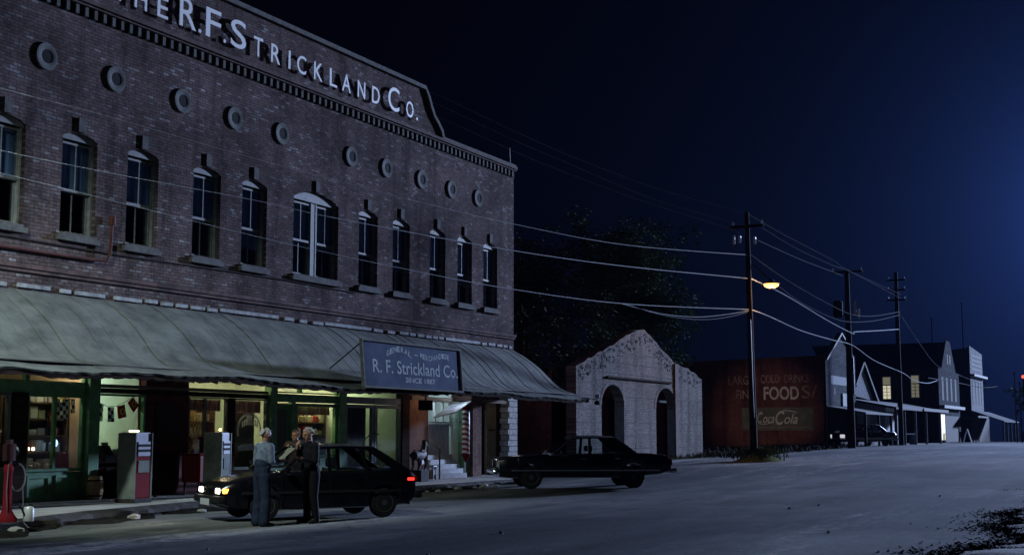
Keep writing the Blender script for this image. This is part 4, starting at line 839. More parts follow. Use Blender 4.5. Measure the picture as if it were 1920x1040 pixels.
# ================================================================ VEHICLES
M_PAINT = mat('black_car_paint', (.004, .004, .006), .22, spec=.35)
M_PAINT2 = mat('dark_sedan_paint', (.006, .006, .010), .2, spec=.5)
M_INT = mat('car_interior', (.02, .02, .022), .9)
def lerp(pts, x):
    if x <= pts[0][0]: return pts[0][1]
    for (a, ya), (b, yb) in zip(pts, pts[1:]):
        if x <= b:
            t = (x-a)/(b-a); return ya+(yb-ya)*t
    return pts[-1][1]
def car(c, root):
    """local frame: +x is the nose, +y the driver side, z up, ground at 0"""
    xs = set()
    L0, L1 = c['rear'], c['nose']; n = 44
    for i in range(n+1): xs.add(round(L0+(L1-L0)*i/n, 3))
    ar = c['arch']
    for ax in c['axles']:
        for k in range(17):
            xs.add(round(ax-ar*math.cos(math.pi*k/16), 3))
        xs.add(round(ax-ar-.004, 3)); xs.add(round(ax+ar+.004, 3))
    xs = sorted(xs); out = [xs[0]]
    for x in xs[1:]:
        if x-out[-1] > .003: out.append(x)
    xs = out; W = c['w']/2; rows = []
    for x in xs:
        zb = lerp(c['bottom'], x)
        for ax in c['axles']:
            if abs(x-ax) < ar: zb = max(zb, c['wr']+math.sqrt(max(0, ar*ar-(x-ax)**2)))
        zt = lerp(c['top'], x); w_ = W*lerp(c['plan'], x); h = zt-zb
        sec = [(0, zb), (w_*.80, zb), (w_*.965, zb+min(.03, h*.1)), (w_, max(zb+.35*h, min(.52, zt-.2))), (w_*.992, zb+.72*h), (w_*.965, zt-.035), (w_*.92, zt-.004), (w_*.6, zt+.022), (0, zt+.03)]
        ring = [(x, y, z) for y, z in sec]+[(x, -y, z) for y, z in sec[::-1][1:-1]]
        rows.append(ring+[ring[0]])
    mb = MB(); mb.grid(rows); k = len(rows[0])-1
    mb.add(rows[0][:-1], [list(range(k))]); mb.add(rows[-1][:-1], [list(range(k))])
    body = mb.build('body', c['mat'], root, smooth=True)
    # greenhouse
    g = c['gh']; W2 = W*.93; Wr = W*.74
    (wx0, wz0), (wx1, wz1), (rx1, rz1), (rx0, rz0) = g      # windscreen base, roof front, roof rear, rear glass base
    def side(x, z, s_=1):
        t = min(1, max(0, (z-min(wz0, rz0))/(wz1-min(wz0, rz0)))); return s_*(W2+(Wr-W2)*t)
    rf = MB(); rr_ = []
    for i in range(9):
        x = rx1+(wx1-rx1)*i/8; zz = rz1+(wz1-rz1)*i/8+.035*math.sin(math.pi*i/8)
        rr_.append([(x, Wr*y, zz+.045*(1-y*y)) for y in (-1, -.9, -.6, 0, .6, .9, 1)])
    rf.grid(rr_); rf.grid([[(p[0], p[1]*.985, p[2]-.05) for p in r_] for r_ in rr_])
    for e in (0, -1):
        for i in range(8):
            a = rr_[i][e]; b = rr_[i+1][e]; rf.add([a, b, (b[0], b[1]*.985, b[2]-.05), (a[0], a[1]*.985, a[2]-.05)], [(0, 1, 2, 3)])
    for r_ in (rr_[0], rr_[-1]):
        for i in range(6): a = r_[i]; b = r_[i+1]; rf.add([a, b, (b[0], b[1]*.985, b[2]-.05), (a[0], a[1]*.985, a[2]-.05)], [(0, 1, 2, 3)])
    def pillar(a, b, wa, wb, s_):
        (xa, za), (xb, zb_) = a, b; ya, yb = side(xa, za, s_), side(xb, zb_, s_); t_ = .045*s_
        rf.add([(xa-wa/2, ya, za), (xa+wa/2, ya, za), (xb+wb/2, yb, zb_), (xb-wb/2, yb, zb_), (xa-wa/2, ya-t_, za), (xa+wa/2, ya-t_, za), (xb+wb/2, yb-t_, zb_), (xb-wb/2, yb-t_, zb_)],
               [(0,1,2,3),(4,7,6,5),(0,4,5,1),(1,5,6,2),(2,6,7,3),(3,7,4,0)])
    for s_ in (1, -1):
        pillar((wx0-.03, wz0-.02), (wx1-.02, wz1+.01), .09, .08, s_)
        for (xa, xb, wd) in c['pillars']: pillar((xa, lerp([(rx0, rz0), (wx0, wz0)], xa)-.02), (xb, lerp([(rx1, rz1), (wx1, wz1)], xb)+.01), wd, wd*.8, s_)
        cw = c['cpillar']; 
        ya, yb = side(rx0, rz0, s_), side(rx1, rz1, s_); t_ = .05*s_
        rf.add([(rx0, ya, rz0-.02), (rx0+cw[0], ya, rz0-.02), (rx1+cw[1], yb, rz1+.01), (rx1-.01, yb, rz1+.01), (rx0, ya-t_, rz0-.02), (rx0+cw[0], ya-t_, rz0-.02), (rx1+cw[1], yb-t_, rz1+.01), (rx1-.01, yb-t_, rz1+.01)],
               [(0,1,2,3),(4,7,6,5),(0,4,5,1),(1,5,6,2),(2,6,7,3),(3,7,4,0)])
    roof = rf.build('roof', c['mat'], root, smooth=True)
    def pane(nm, pts): 
        m_ = MB(); m_.add(pts, [(0, 1, 2, 3)]); return m_.build(nm, M_CARGL, root)
    pane('windscreen', [(wx0, W2-.08, wz0), (wx0, -W2+.08, wz0), (wx1, -Wr+.03, wz1), (wx1, Wr-.03, wz1)])
    pane('rear_window', [(rx0, W2-.1, rz0+.01), (rx0, -W2+.1, rz0+.01), (rx1, -Wr+.04, rz1), (rx1, Wr-.04, rz1)])
    for s_ in (1, -1): pane('side_window', [(wx0-.05, s_*(W2-.02), wz0-.01), (rx0+cw[0]*.5, s_*(W2-.02), rz0), (rx1+cw[1]*.5, s_*(Wr-.02), rz1+.02), (wx1-.02, s_*(Wr-.02), wz1+.02)])
    for s_ in (1, -1):   # chrome tube added as a highlight along the roofline and rear pillar
        pts = [(wx0-.05, side(wx0, wz0, s_)+.006*s_, wz0), (wx1, side(wx1, wz1, s_)+.006*s_, wz1+.012), ((wx1+rx1)/2, Wr*s_+.006*s_, (wz1+rz1)/2+.03), (rx1, side(rx1, rz1, s_)+.006*s_, rz1+.012), (rx0, side(rx0, rz0, s_)+.006*s_, rz0)]
        MB().tube(pts, .010 if c.get('chrome') else .006, 6).build('roofline_highlight', M_CHROME, root, smooth=True)
    # cabin floor tub, seats
    MB().box(rx0+.2, wx0-.3, -W*.8, W*.8, .35, .40).build('cabin_floor', M_INT, root)
    for sx in c['seats']:
        for sy in ((-.36, .36)):
            st = MB(); st.bbox(sx-.25, sx+.25, sy-.24, sy+.24, .42, .58, .05)
            st.tube([(sx-.22, sy, .55), (sx-.34, sy, .95)], .11, 10); st.bbox(sx-.44, sx-.26, sy-.22, sy+.22, .6, wz0+.05, .05); st.bbox(sx-.42, sx-.33, sy-.13, sy+.13, wz0+.10, wz0+.27, .04)
            st.build('seat', M_INT, root, smooth=True)
    if c.get('bench'): MB().bbox(c['bench']-.12, c['bench']+.12, -W*.7, W*.7, .5, rz0+.04, .05).build('rear_seat', M_INT, root)
    MB().tube([(wx0-.45+.19*math.sin(t)*.35, .36+.19*math.cos(t), wz0-.06+.19*math.sin(t)) for t in [2*math.pi*i/20 for i in range(21)]], .014, 6).build('steering_wheel', M_INT, root)
    MB().bbox(wx0-.35, wx0-.05, -W*.8, W*.8, wz0-.22, wz0-.02, .04).build('dashboard', M_INT, root)
    # wheels
    wr = c['wr']
    for ax in c['axles']:
        for s_ in (1, -1):
            y = s_*(W-.03); g_ = MB(); wd = .19
            ty = MB(); ty.lathe([(wr*.62, 0), (wr*.66, .006), (wr*.93, .01), (wr, .04), (wr, wd-.04), (wr*.93, wd-.01), (wr*.62, wd)], (ax, y-(wd if s_ > 0 else 0), wr), 32, 'y')
            wh = ty.build('wheel', M_RUBBER, root, smooth=True)
            hb = MB(); yy = y+.004*s_; hb.lathe([(.02, 0), (wr*.2, 0), (wr*.24, -.03*s_), (wr*.5, -.05*s_), (wr*.58, -.005*s_), (wr*.64, 0), (wr*.64, -.02*s_)], (ax, yy, wr), 28, 'y'); hb.build('rim', M_HUB, wh, smooth=True)
            sp = MB()
            for k in range(10):
                t = 2*math.pi*k/10; sp.ball((ax+wr*.42*math.cos(t), yy-.03*s_, wr+wr*.42*math.sin(t)), .022, .012, .022, 8)
            sp.build('rim_hole', M_BLACK, wh)
    # door seams and handles, side strip
    for s_ in (1, -1):
        mb = MB(); hh = MB()
        for dx in c['seams']:
            mb.tube([(dx, s_*(W*lerp(c['plan'], dx)+.001), z) for z in (.32, .5, .7)]+[(dx, s_*(W*.965+.001), lerp(c['top'], dx)-.04)], .006, 4)
        for dx in c['handles']: hh.bbox(dx, dx+.16, s_*(W*.985), s_*(W*.985+.03), lerp(c['top'], dx)-.14, lerp(c['top'], dx)-.105, .008)
        mb.build('door_seam', M_BLACK, root); hh.build('door_handle', M_CHROME if c.get('chrome') else M_PAINT, root)
        ms = MB(); ms.bbox(c['rear']+.35, c['nose']-.35, s_*(W+.002), s_*(W+.016), .50, .55, .005); ms.build('side_moulding', M_RUBBER if not c.get('chrome') else M_CHROME, root)
        mr = MB(); mr.tube([(wx0-.12, s_*W2, wz0+.03), (wx0-.1, s_*(W+.06), wz0+.07)], .014, 6); mr.bbox(wx0-.16, wx0-.06, s_*(W+.04), s_*(W+.2), wz0+.01, wz0+.13, .03); mirr = mr.build('wing_mirror', c['mat'], root, smooth=True)
        MB().box(wx0-.166, wx0-.161, s_*(W+.06), s_*(W+.18), wz0+.025, wz0+.115).build('mirror_glass', M_CHROME, mirr)
    return body
M_HEADL = mat('lit_headlamp', (1, .93, .8), .3, emit=14)
M_AMBER = mat('lit_amber_lamp', (1, .35, .04), .3, emit=7)
M_TAILL = mat('lit_tail_lamp', (1, .03, .02), .3, emit=2.5)
M_TAILD = mat('tail_lamp_plastic', (.22, .01, .01), .25)
M_LENS = mat('lamp_lens', (.45, .48, .5), .15)
# ---- black hatchback: nose towards the porch, driver's side to the camera
_rear = Vector((22.57, 14.30)); hr = R(147); _front = _rear+2.45*Vector((math.cos(hr), math.sin(hr)))
nrm = Vector((math.cos(hr+math.pi/2), math.sin(hr+math.pi/2)))
HW = 1.66
mid = (_front+_rear)/2 - nrm*(HW/2-.05)*(1 if nrm.y < 0 else -1)
hb_ = thing('hatchback', 'black five door hatchback with lit headlights and a red tail light', 'car', (mid.x, mid.y, .015), hr, local=True)
HC = dict(w=HW, rear=-1.92, nose=2.06, arch=.335, wr=.285, axles=(1.225, -1.225), mat=M_PAINT,
    bottom=[(-1.92, .36), (-1.75, .24), (-1, .2), (1, .2), (1.8, .22), (2.06, .32)],
    top=[(-1.92, .82), (-1.86, .9), (-1.5, .92), (-.9, .9), (.9, .88), (1.0, .885), (1.6, .79), (1.95, .70), (2.06, .62)],
    plan=[(-1.92, .90), (-1.75, .97), (-1.3, 1), (1.2, 1), (1.8, .95), (2.06, .84)],
    gh=[(.98, .88), (.34, 1.36), (-1.05, 1.36), (-1.82, .91)], pillars=[(-.08, -.1, .07), (-.88, -.78, .07)], cpillar=(.34, .22), seats=(.15,), bench=-.95, seams=(.92, -.06, -.82), handles=(.05, -.72))
car(HC, hb_)
for s_ in (1, -1):
    MB().bbox(2.0, 2.075, s_*.40, s_*.62, .52, .62, .02).build('headlight', M_HEADL, hb_)
    MB().bbox(1.86, 2.03, s_*.625, s_*.735, .525, .615, .02).build('indicator_light', M_AMBER, hb_)
    tl_ = MB().bbox(-1.945, -1.86, s_*.55, s_*.795, .69, .80, .02).build('tail_light', M_TAILD, hb_)
    MB().bbox(-1.86, -1.72, s_*.775, s_*.822, .71, .765, .012).build('lit_lamp', M_TAILL, tl_)
MB().bbox(2.03, 2.06, -.37, .37, .53, .62, .01).build('grille', M_BLACK, hb_)
MB().bbox(1.98, 2.14, -.76, .76, .34, .48, .04).build('front_bumper', M_RUBBER, hb_); MB().bbox(-2.06, -1.9, -.78, .78, .36, .52, .04).build('rear_bumper', M_RUBBER, hb_)
MB().bbox(2.14, 2.155, -.26, .26, .30, .42, .01).build('number_plate', M_LENS, hb_)
MB().tube([(-1.7, .3, .26), (-2.0, .3, .24)], .03, 8).build('exhaust_pipe', M_HUB, hb_)
MB().tube([(-1.0, .2, 1.39), (-1.05, .2, 1.52), (-1.2, .2, 1.64), (-1.36, .2, 1.62)], .012, 6).build('aerial', M_RUBBER, hb_)
for s_ in (.4, -.4):
    hl = lamp('hatchback_headlamp', 'SPOT', (0, 0, 0), 45, (1, .88, .7), .05, spot_size=R(75), spot_blend=.6); hl.parent = hb_; hl.location = (2.16, s_, .57); hl.rotation_euler = (0, R(-90)+R(8)+R(0), 0)
# ---- dark sedan
fr = Vector((34.72, 17.07)); re_ = Vector((36.44, 14.54)); hv = fr-re_; sr = math.atan2(hv.y, hv.x)
nrm = Vector((math.cos(sr+math.pi/2), math.sin(sr+math.pi/2))); SW = 1.86
mid = (fr+re_)/2 - nrm*(SW/2-.05)
sd_ = thing('sedan', 'large dark four door sedan parked with its lights off beyond the porch', 'car', (mid.x, mid.y, .07), sr, local=True)
SC = dict(w=SW, rear=-2.62, nose=2.42, arch=.38, wr=.33, axles=(1.5, -1.5), mat=M_PAINT2, chrome=True,
    bottom=[(-2.62, .50), (-2.3, .40), (-1, .31), (1.2, .30), (2.1, .30), (2.42, .34)],
    top=[(-2.62, .84), (-2.55, .93), (-2.0, .985), (-1.45, .99), (.8, .95), (1.2, .95), (2.2, .89), (2.42, .84)],
    plan=[(-2.62, .93), (-2.4, .97), (-1.5, 1), (1.6, 1), (2.2, .98), (2.42, .93)],
    gh=[(.95, .95), (.28, 1.45), (-1.02, 1.45), (-1.66, .985)], pillars=[(-.22, -.24, .09)], cpillar=(.42, .30), seats=(.05,), bench=-1.05, seams=(.85, -.2, -1.15), handles=(-.1, -1.1))
car(SC, sd_)
for s_ in (1, -1):
    MB().bbox(2.38, 2.45, s_*.42, s_*.60, .62, .80, .02).build('headlight', M_LENS, sd_); MB().bbox(2.38, 2.45, s_*.63, s_*.81, .62, .80, .02).build('headlight', M_LENS, sd_)
    MB().bbox(-2.66, -2.58, s_*.55, s_*.86, .66, .86, .02).build('tail_light', M_TAILD, sd_)
g_ = MB().bbox(2.41, 2.47, -.38, .38, .55, .84, .02).build('grille', M_CHROME, sd_)
mb = MB()
for k in range(12): mb.box(2.471, 2.478, -.34+.06*k, -.31+.06*k, .58, .81)
mb.build('grille_slot', M_BLACK, g_)
MB().bbox(2.44, 2.60, -.9, .9, .42, .55, .05).build('front_bumper', M_CHROME, sd_); MB().bbox(-2.80, -2.62, -.9, .9, .44, .57, .05).build('rear_bumper', M_CHROME, sd_)
MB().bbox(-2.67, -2.655, -.25, .25, .6, .74, .01).build('number_plate', M_LENS, sd_)
MB().tube([(-1.9, -.7, .99), (-1.92, -.72, 1.28)], .006, 5).build('aerial', M_DARK, sd_)

# ================================================================ PEOPLE
def caps(mb, a, b, ra, rb, n=12):
    """tapered limb: ra/rb are (along y, along x) half widths or a float"""
    a = Vector(a); b = Vector(b); ra = ra if isinstance(ra, tuple) else (ra, ra); rb = rb if isinstance(rb, tuple) else (rb, rb)
    d = (b-a); L = d.length; d.normalize()
    u = Vector((0, 1, 0)); u = (u-d*u.dot(d)); u = u.normalized() if u.length > .2 else Vector((1, 0, 0)); v = d.cross(u)
    rings = []
    for t, s_ in [(-1, 0.05), (-.86, .5), (-.5, .87), (0, 1)]:
        rings.append((a+d*t*min(ra)*.9, s_*ra[0], s_*ra[1]))
    for k in (1, 2): f = k/3; rings.append((a+d*L*f, ra[0]+(rb[0]-ra[0])*f, ra[1]+(rb[1]-ra[1])*f))
    for t, s_ in [(0, 1), (.5, .87), (.86, .5), (1, .05)]: rings.append((b+d*t*min(rb)*.9, s_*rb[0], s_*rb[1]))
    k = len(mb.v)
    for c, p, q_ in rings:
        for j in range(n): t = 2*math.pi*j/n; mb.v.append(tuple(c+u*math.cos(t)*p+v*math.sin(t)*q_))
    for i in range(len(rings)-1):
        for j in range(n): mb.f.append([k+i*n+j, k+i*n+(j+1) % n, k+(i+1)*n+(j+1) % n, k+(i+1)*n+j])
    mb.f.append([k+j for j in range(n)][::-1]); mb.f.append([k+(len(rings)-1)*n+j for j in range(n)])
def fuse(o, vox, sm=4):
    r_ = o.modifiers.new('fuse', 'REMESH'); r_.mode = 'VOXEL'; r_.voxel_size = vox; r_.use_smooth_shade = True
    s_ = o.modifiers.new('soften', 'SMOOTH'); s_.iterations = sm; s_.factor = .5
    dg = bpy.context.evaluated_depsgraph_get(); dg.update(); me = bpy.data.meshes.new_from_object(o.evaluated_get(dg))
    o.modifiers.clear(); old = o.data; o.data = me; bpy.data.meshes.remove(old); me.polygons.foreach_set('use_smooth', [True]*len(me.polygons)); return o
def hand(mb, wrist, direc, palmn, curl=.6, s=1.0):
    w_ = Vector(wrist); d = Vector(direc).normalized(); nrm_ = Vector(palmn).normalized(); side_ = d.cross(nrm_).normalized()
    caps(mb, w_, w_+d*.085*s, .028*s, .034*s, 8); caps(mb, w_+side_*.02+d*.02, w_+side_*.025+d*.08*s, .016, .016, 8); caps(mb, w_-side_*.02+d*.02, w_-side_*.025+d*.08*s, .016, .016, 8)
    for k, ln in enumerate((.072, .082, .076, .058)):
        b0 = w_+d*.085*s+side_*(.030-.020*k)*s; d1 = (d+nrm_*curl*.5).normalized(); b1 = b0+d1*ln*.5; d2 = (d+nrm_*curl*1.6).normalized(); b2_ = b1+d2*ln*.5
        caps(mb, b0, b1, .0098, .009, 7); caps(mb, b1, b2_, .009, .0075, 7)
    t0 = w_+side_*.03+d*.02; t1 = t0+(side_*.7+d*.6+nrm_*.3).normalized()*.045; t2 = t1+(d*.9+nrm_*.6).normalized()*.035
    caps(mb, t0, t1, .013, .011, 7); caps(mb, t1, t2, .011, .009, 7)
def person(root, P, skin, hairm, shirtm, trsm, shoem, hair='short', coat=False, hands=(None, None), collar=True):
    b = MB(); H = Vector(P['head']); nk = Vector(P['neck']); f = Vector(P['face']).normalized(); up_ = Vector((0, 0, 1)); sd = up_.cross(f).normalized(); up_ = f.cross(sd)
    # head as skull + jaw + face features
    sk = MB(); 
    def blob(c, r_, n=14):
        bm = bmesh.new(); bmesh.ops.create_uvsphere(bm, u_segments=n, v_segments=10, radius=1)
        M = Matrix((( *[f.x*r_[0], sd.x*r_[1], up_.x*r_[2]], c.x), (*[f.y*r_[0], sd.y*r_[1], up_.y*r_[2]], c.y), (*[f.z*r_[0], sd.z*r_[1], up_.z*r_[2]], c.z), (0, 0, 0, 1))); b.bm(bm, M)
    def at(x, y, z): return H+f*x+sd*y+up_*z
    blob(at(-.012, 0, .03), (.098, .078, .092)); blob(at(.02, 0, -.045), (.066, .058, .068)); blob(at(.045, 0, -.09), (.03, .03, .022))
    caps(b, at(.085, 0, .02), at(.108, 0, -.022), .010, .015, 8); caps(b, at(.082, -.012, -.025), at(.082, .012, -.025), .011, .011, 6)
    caps(b, at(.082, -.035, .03), at(.082, .035, .03), .010, .010, 6); caps(b, at(.074, -.022, -.058), at(.074, .022, -.058), .009, .009, 6); caps(b, at(.070, -.018, -.070), at(.070, .018, -.070), .009, .009, 6)
    for s_ in (1, -1): blob(at(-.01, s_*.080, -.008), (.020, .011, .032), 8); caps(b, at(.062, s_*.04, -.02), at(.05, s_*.05, -.03), .016, .014, 6)
    caps(b, at(-.02, 0, -.06), nk, .052, .055); caps(b, nk, Vector(P['chest'])+Vector((0, 0, .06)), .06, (.12, .08))
    caps(b, P['chest'], P['waist'], (.15, .09), (.125, .085)); caps(b, P['waist'], P['hip'], (.12, .08), (.14, .09))
    for s_ in ('l', 'r'):
        sh, el, wr_, hi, kn, an, to = [Vector(P[k+s_]) for k in ('sh', 'el', 'wr', 'hip', 'kn', 'an', 'toe')]
        caps(b, sh, el, .05, .038); caps(b, el, wr_, .038, .026); caps(b, hi, kn, .075, .05); caps(b, kn, an, .05, .034); caps(b, an, to, .030, .018)
        hd = P.get('hand'+s_, (wr_-el).normalized()); pn = P.get('palm'+s_, (0, 0, -1)); hand(b, wr_, hd, pn, P.get('curl', .6))
    bo = b.build('body', skin, root); fuse(bo, .0065, 2)
    for s_ in (1, -1):
        e_ = MB(); e_.ball(tuple(at(.081, s_*.031, .012)), .010, .012, .009, 10); e_.build('eye', mat('eye_dark', (.02, .02, .02), .2), root)
    # shirt / jacket
    t = MB(); ch = Vector(P['chest']); wa = Vector(P['waist']); hp = Vector(P['hip'])
    caps(t, ch+Vector((0, 0, .07)), ch, (.15, .095), (.185, .125)); caps(t, ch, wa, (.185, .125), (.165, .125)); caps(t, wa, hp, (.165, .125), (.175, .125))
    if P.get('belly'): caps(t, wa+f*.03, hp+f*.03+Vector((0, 0, .06)), (.14, .12), (.15, .11))
    for s_ in ('l', 'r'):
        sh, el, wr_ = [Vector(P[k+s_]) for k in ('sh', 'el', 'wr')]; caps(t, ch+Vector((0, 0, .07)), sh, .08, .078); caps(t, sh, el, .076, .058); caps(t, el, el+(wr_-el)*.88, .058, .042)
    caps(t, nk-Vector((0, 0, .045)), nk-Vector((0, 0, .005)), .078, .068)
    fuse(t.build('jacket' if coat else 'shirt', shirtm, root), .011, 5)
    tr = MB(); caps(tr, hp+Vector((0, 0, .08)), hp, (.178, .128), (.18, .13))
    for s_ in ('l', 'r'):
        hi, kn, an = [Vector(P[k+s_]) for k in ('hip', 'kn', 'an')]; caps(tr, hp, hi, .115, .112); lf = P.get('loose', 1); caps(tr, hi, kn, .108, .080*lf); caps(tr, kn, an+Vector((0, 0, -.02)), .080*lf, .070*lf*lf)
    if P.get('bib'):   # overall bib and straps over the shirt
        caps(tr, wa+f*.05, ch+f*.055-Vector((0, 0, .02)), (.15, .09), (.12, .085)); caps(tr, wa-f*.02, wa+Vector((0, 0, .1)), (.172, .13), (.16, .11))
        for q_ in (1, -1): 
            for aa, bb in ((at(0, 0, 0), 0),): pass
            caps(tr, ch+f*.10+sd*q_*.09, ch+f*.02+sd*q_*.105+Vector((0, 0, .13)), .022, .022); caps(tr, ch+f*.02+sd*q_*.105+Vector((0, 0, .13)), ch-f*.10+sd*q_*.07, .022, .022)
    fuse(tr.build('overalls' if P.get('bib') else 'trousers', trsm, root), .011, 5)
    for s_ in ('l', 'r'):
        an, to = Vector(P['an'+s_]), Vector(P['toe'+s_]); so = MB(); dd = (to-an); dd.z = 0; dd.normalize(); g0 = Vector((an.x, an.y, .045)); caps(so, an, g0, .052, .05); caps(so, g0-dd*.05, g0+dd*.07, .045, .046); caps(so, g0+dd*.07-Vector((0, 0, .008)), g0+dd*.17-Vector((0, 0, .015)), .044, (.038, .028))
        fuse(so.build('shoe', shoem, root), .01, 3)
    # hair
    hh = MB(); rh = random.Random(3)
    for k in range(70):
        u = rh.random(); th = rh.uniform(0, 2*math.pi); ph = math.acos(1-u*1.15); x_, y_, z_ = math.sin(ph)*math.cos(th), math.sin(ph)*math.sin(th), math.cos(ph)
        if x_ > .35 and z_ < .55: continue
        if hair == 'thin' and z_ > .8 and x_ > -.1: continue
        c0 = at(-.016+.098*x_, .080*y_, .03+.094*z_); c1 = at(-.016+.098*(x_-.18), .084*(y_), .03+.094*(z_-.22)); caps(hh, c0, c1, .020, .014, 6)
    fuse(hh.build('hair', hairm, root), .006, 1)
SK = mat('skin', (.36, .19, .13), .6); HAIRG = mat('grey_hair', (.38, .37, .37), .8, var=.4, scale=60); HAIRD = mat('dark_hair', (.05, .035, .03), .7, var=.4, scale=60)
def stand(lean=0.0, **kw):
    P = dict(hip=(0, 0, .93), waist=(.0+lean*.3, 0, 1.08), chest=(lean*.7, 0, 1.30), neck=(lean*1.1, 0, 1.47), head=(lean*1.5+.02, 0, 1.605), face=(1, 0, 0),
        shl=(lean*.8, .19, 1.40), shr=(lean*.8, -.19, 1.40), ell=(-.03+lean*.5, .25, 1.12), elr=(-.03+lean*.5, -.25, 1.12), wrl=(.06+lean*.5, .26, .87), wrr=(.06+lean*.5, -.26, .87),
        hipl=(0, .09, .88), hipr=(0, -.09, .88), knl=(.02, .11, .48), knr=(.02, -.11, .48), anl=(-.02, .12, .09), anr=(-.02, -.12, .09), toel=(.12, .14, .04), toer=(.12, -.14, .04))
    P.update(kw); return P
p1_ = gz(489, 985, .02); p2_ = gz(583, 979, .02)
ang = math.atan2(p2_.y-p1_.y, p2_.x-p1_.x)
m1 = thing('person', 'grey haired man in pale blue shirt and dark overalls holding a sheet of paper', 'person', (p1_.x, p1_.y, .014), ang-R(5), local=True)
P1 = stand(.05, elr=(.02, -.27, 1.14), ell=(.04, .26, 1.14), wrr=(.27, -.14, 1.12), wrl=(.28, .13, 1.15), handr=(1, .25, .25), handl=(1, -.25, .3), palmr=(0, .5, .8), palml=(0, -.5, .8), belly=True, bib=True, loose=1.17, head=(.075, 0, 1.60), face=(1, 0, -.14))
person(m1, P1, SK, HAIRG, mat('pale_blue_shirt', (.15, .185, .25), .85, var=.3, scale=8, bump=.9, bscale=13), mat('denim_overalls', (.022, .032, .06), .9, var=.35, scale=6, bump=.9, bscale=11), mat('dark_boots', (.02, .018, .016), .7), hair='short')
pt = ang
pap = MB(); M_ = Matrix.Translation((p1_.x, p1_.y, .014)) @ Matrix.Rotation(ang-R(5), 4, 'Z')
rows = []
for i in range(7):
    u = i/6; rows.append([tuple(M_ @ Vector((.34+.28*u, y_, 1.15+.24*u+.012*math.sin(u*5)+.01*math.cos(y_*30)))) for y_ in (-.12, -.06, 0, .06, .12)])
pap.grid(rows); tag(pap.build('paper_map', mat('folded_paper', (.22, .21, .17), .8)), 'creased sheet of paper held out between the two standing men', 'paper')
m2 = thing('person', 'older man in a dark jacket raising a hand to his face beside the hatchback door', 'person', (p2_.x, p2_.y, .014), ang+math.pi-R(8), local=True)
P2 = stand(.06, head=(.10, 0, 1.615), face=(1, .1, -.25), elr=(.10, -.27, 1.16), wrr=(.24, -.14, 1.36), handr=(.1, .35, 1), palmr=(-1, .3, 0), ell=(.08, .25, 1.13), wrl=(.30, .16, 1.18), handl=(1, -.2, .2), palml=(0, -.2, 1), anl=(-.02, .14, .09), anr=(0, -.14, .09), toel=(.12, .17, .04), toer=(.13, -.19, .04))
person(m2, P2, SK, HAIRG, mat('dark_jacket', (.009, .009, .013), .85, var=.3, scale=8, bump=.9, bscale=12), mat('black_trousers', (.006, .006, .009), .9, var=.3), mat('dark_boots', (.02, .018, .016), .7), hair='short', coat=True)
p3_ = gz(553, 953, .02)
m3 = thing('person', 'dark haired person in dark clothes standing on the far side of the hatchback', 'person', (p3_.x, p3_.y, .014), ang+math.pi+R(25), local=True)
P3 = stand(.02, head=(.04, 0, 1.585), elr=(.08, -.26, 1.15), wrr=(.24, -.10, 1.28), handr=(.6, .3, .7), palmr=(-.5, .5, 0))
person(m3, P3, mat('skin_warm', (.30, .14, .08), .6), HAIRD, mat('brown_jacket', (.05, .03, .025), .85), mat('dark_slacks', (.015, .014, .014), .9), mat('dark_boots', (.02, .018, .016), .7))
# ================================================================ WHITEWASHED GABLE BUILDING
gb = thing('gable_building', 'whitewashed brick building with a peaked front and two arched openings', 'building', (56.5, 22, .4))
sil = [(48.93, 4.35), (50.54, 4.8), (52.84, 5.44), (54.68, 6.02), (55.6, 6.26), (56.5, 6.28), (57.62, 5.95), (58.9, 5.5), (60.3, 5.02), (62.32, 4.8), (64.35, 4.36)]
rg = random.Random(9); s2 = []
for (a, za), (b, zb) in zip(sil, sil[1:]):
    n_ = max(1, int((b-a)/.35))
    for k in range(n_): s2.append((a+(b-a)*k/n_, za+(zb-za)*k/n_+rg.uniform(-.05, .05)))
s2.append(sil[-1])
A1, A2 = (51.5, 54.0, 3.72), (57.85, 60.55, 3.76); TH = .45
def archpts(x0, x1, zt, n=12): 
    r_ = (x1-x0)/2; cx = (x0+x1)/2; return [(cx-r_*math.cos(math.pi*k/n), zt-r_*.72+r_*.72*math.sin(math.pi*k/n)) for k in range(n+1)]
cols = sorted(set([48.93, 64.35]+[x for x, _ in s2]+[p[0] for p in archpts(*A1)]+[p[0] for p in archpts(*A2)]))
mb = MB(); zbot = 0.0
def az(x):
    for A in (A1, A2):
        if A[0]-1e-6 <= x <= A[1]+1e-6: return lerp(archpts(*A), x)
for a, b in zip(cols, cols[1:]):
    m_ = (a+b)/2; ina = any(A[0] < m_ < A[1] for A in (A1, A2)); za, zb = lerp(s2, a), lerp(s2, b)
    la, lb = (az(a), az(b)) if ina else (zbot, zbot)
    for yy in (22.0, 22.0+TH): mb.add([(a, yy, la), (b, yy, lb), (b, yy, zb), (a, yy, za)], [(0, 1, 2, 3)])
    mb.add([(a, 22, za), (b, 22, zb), (b, 22+TH, zb), (a, 22+TH, za)], [(0, 1, 2, 3)])
    if ina: mb.add([(a, 22, la), (b, 22, lb), (b, 22+TH, lb), (a, 22+TH, la)], [(0, 1, 2, 3)])
for x in (48.93, 64.35): mb.add([(x, 22, 0), (x, 22+TH, 0), (x, 22+TH, lerp(s2, x)), (x, 22, lerp(s2, x))], [(0, 1, 2, 3)])
mb.build('front_wall', BR_W, gb)
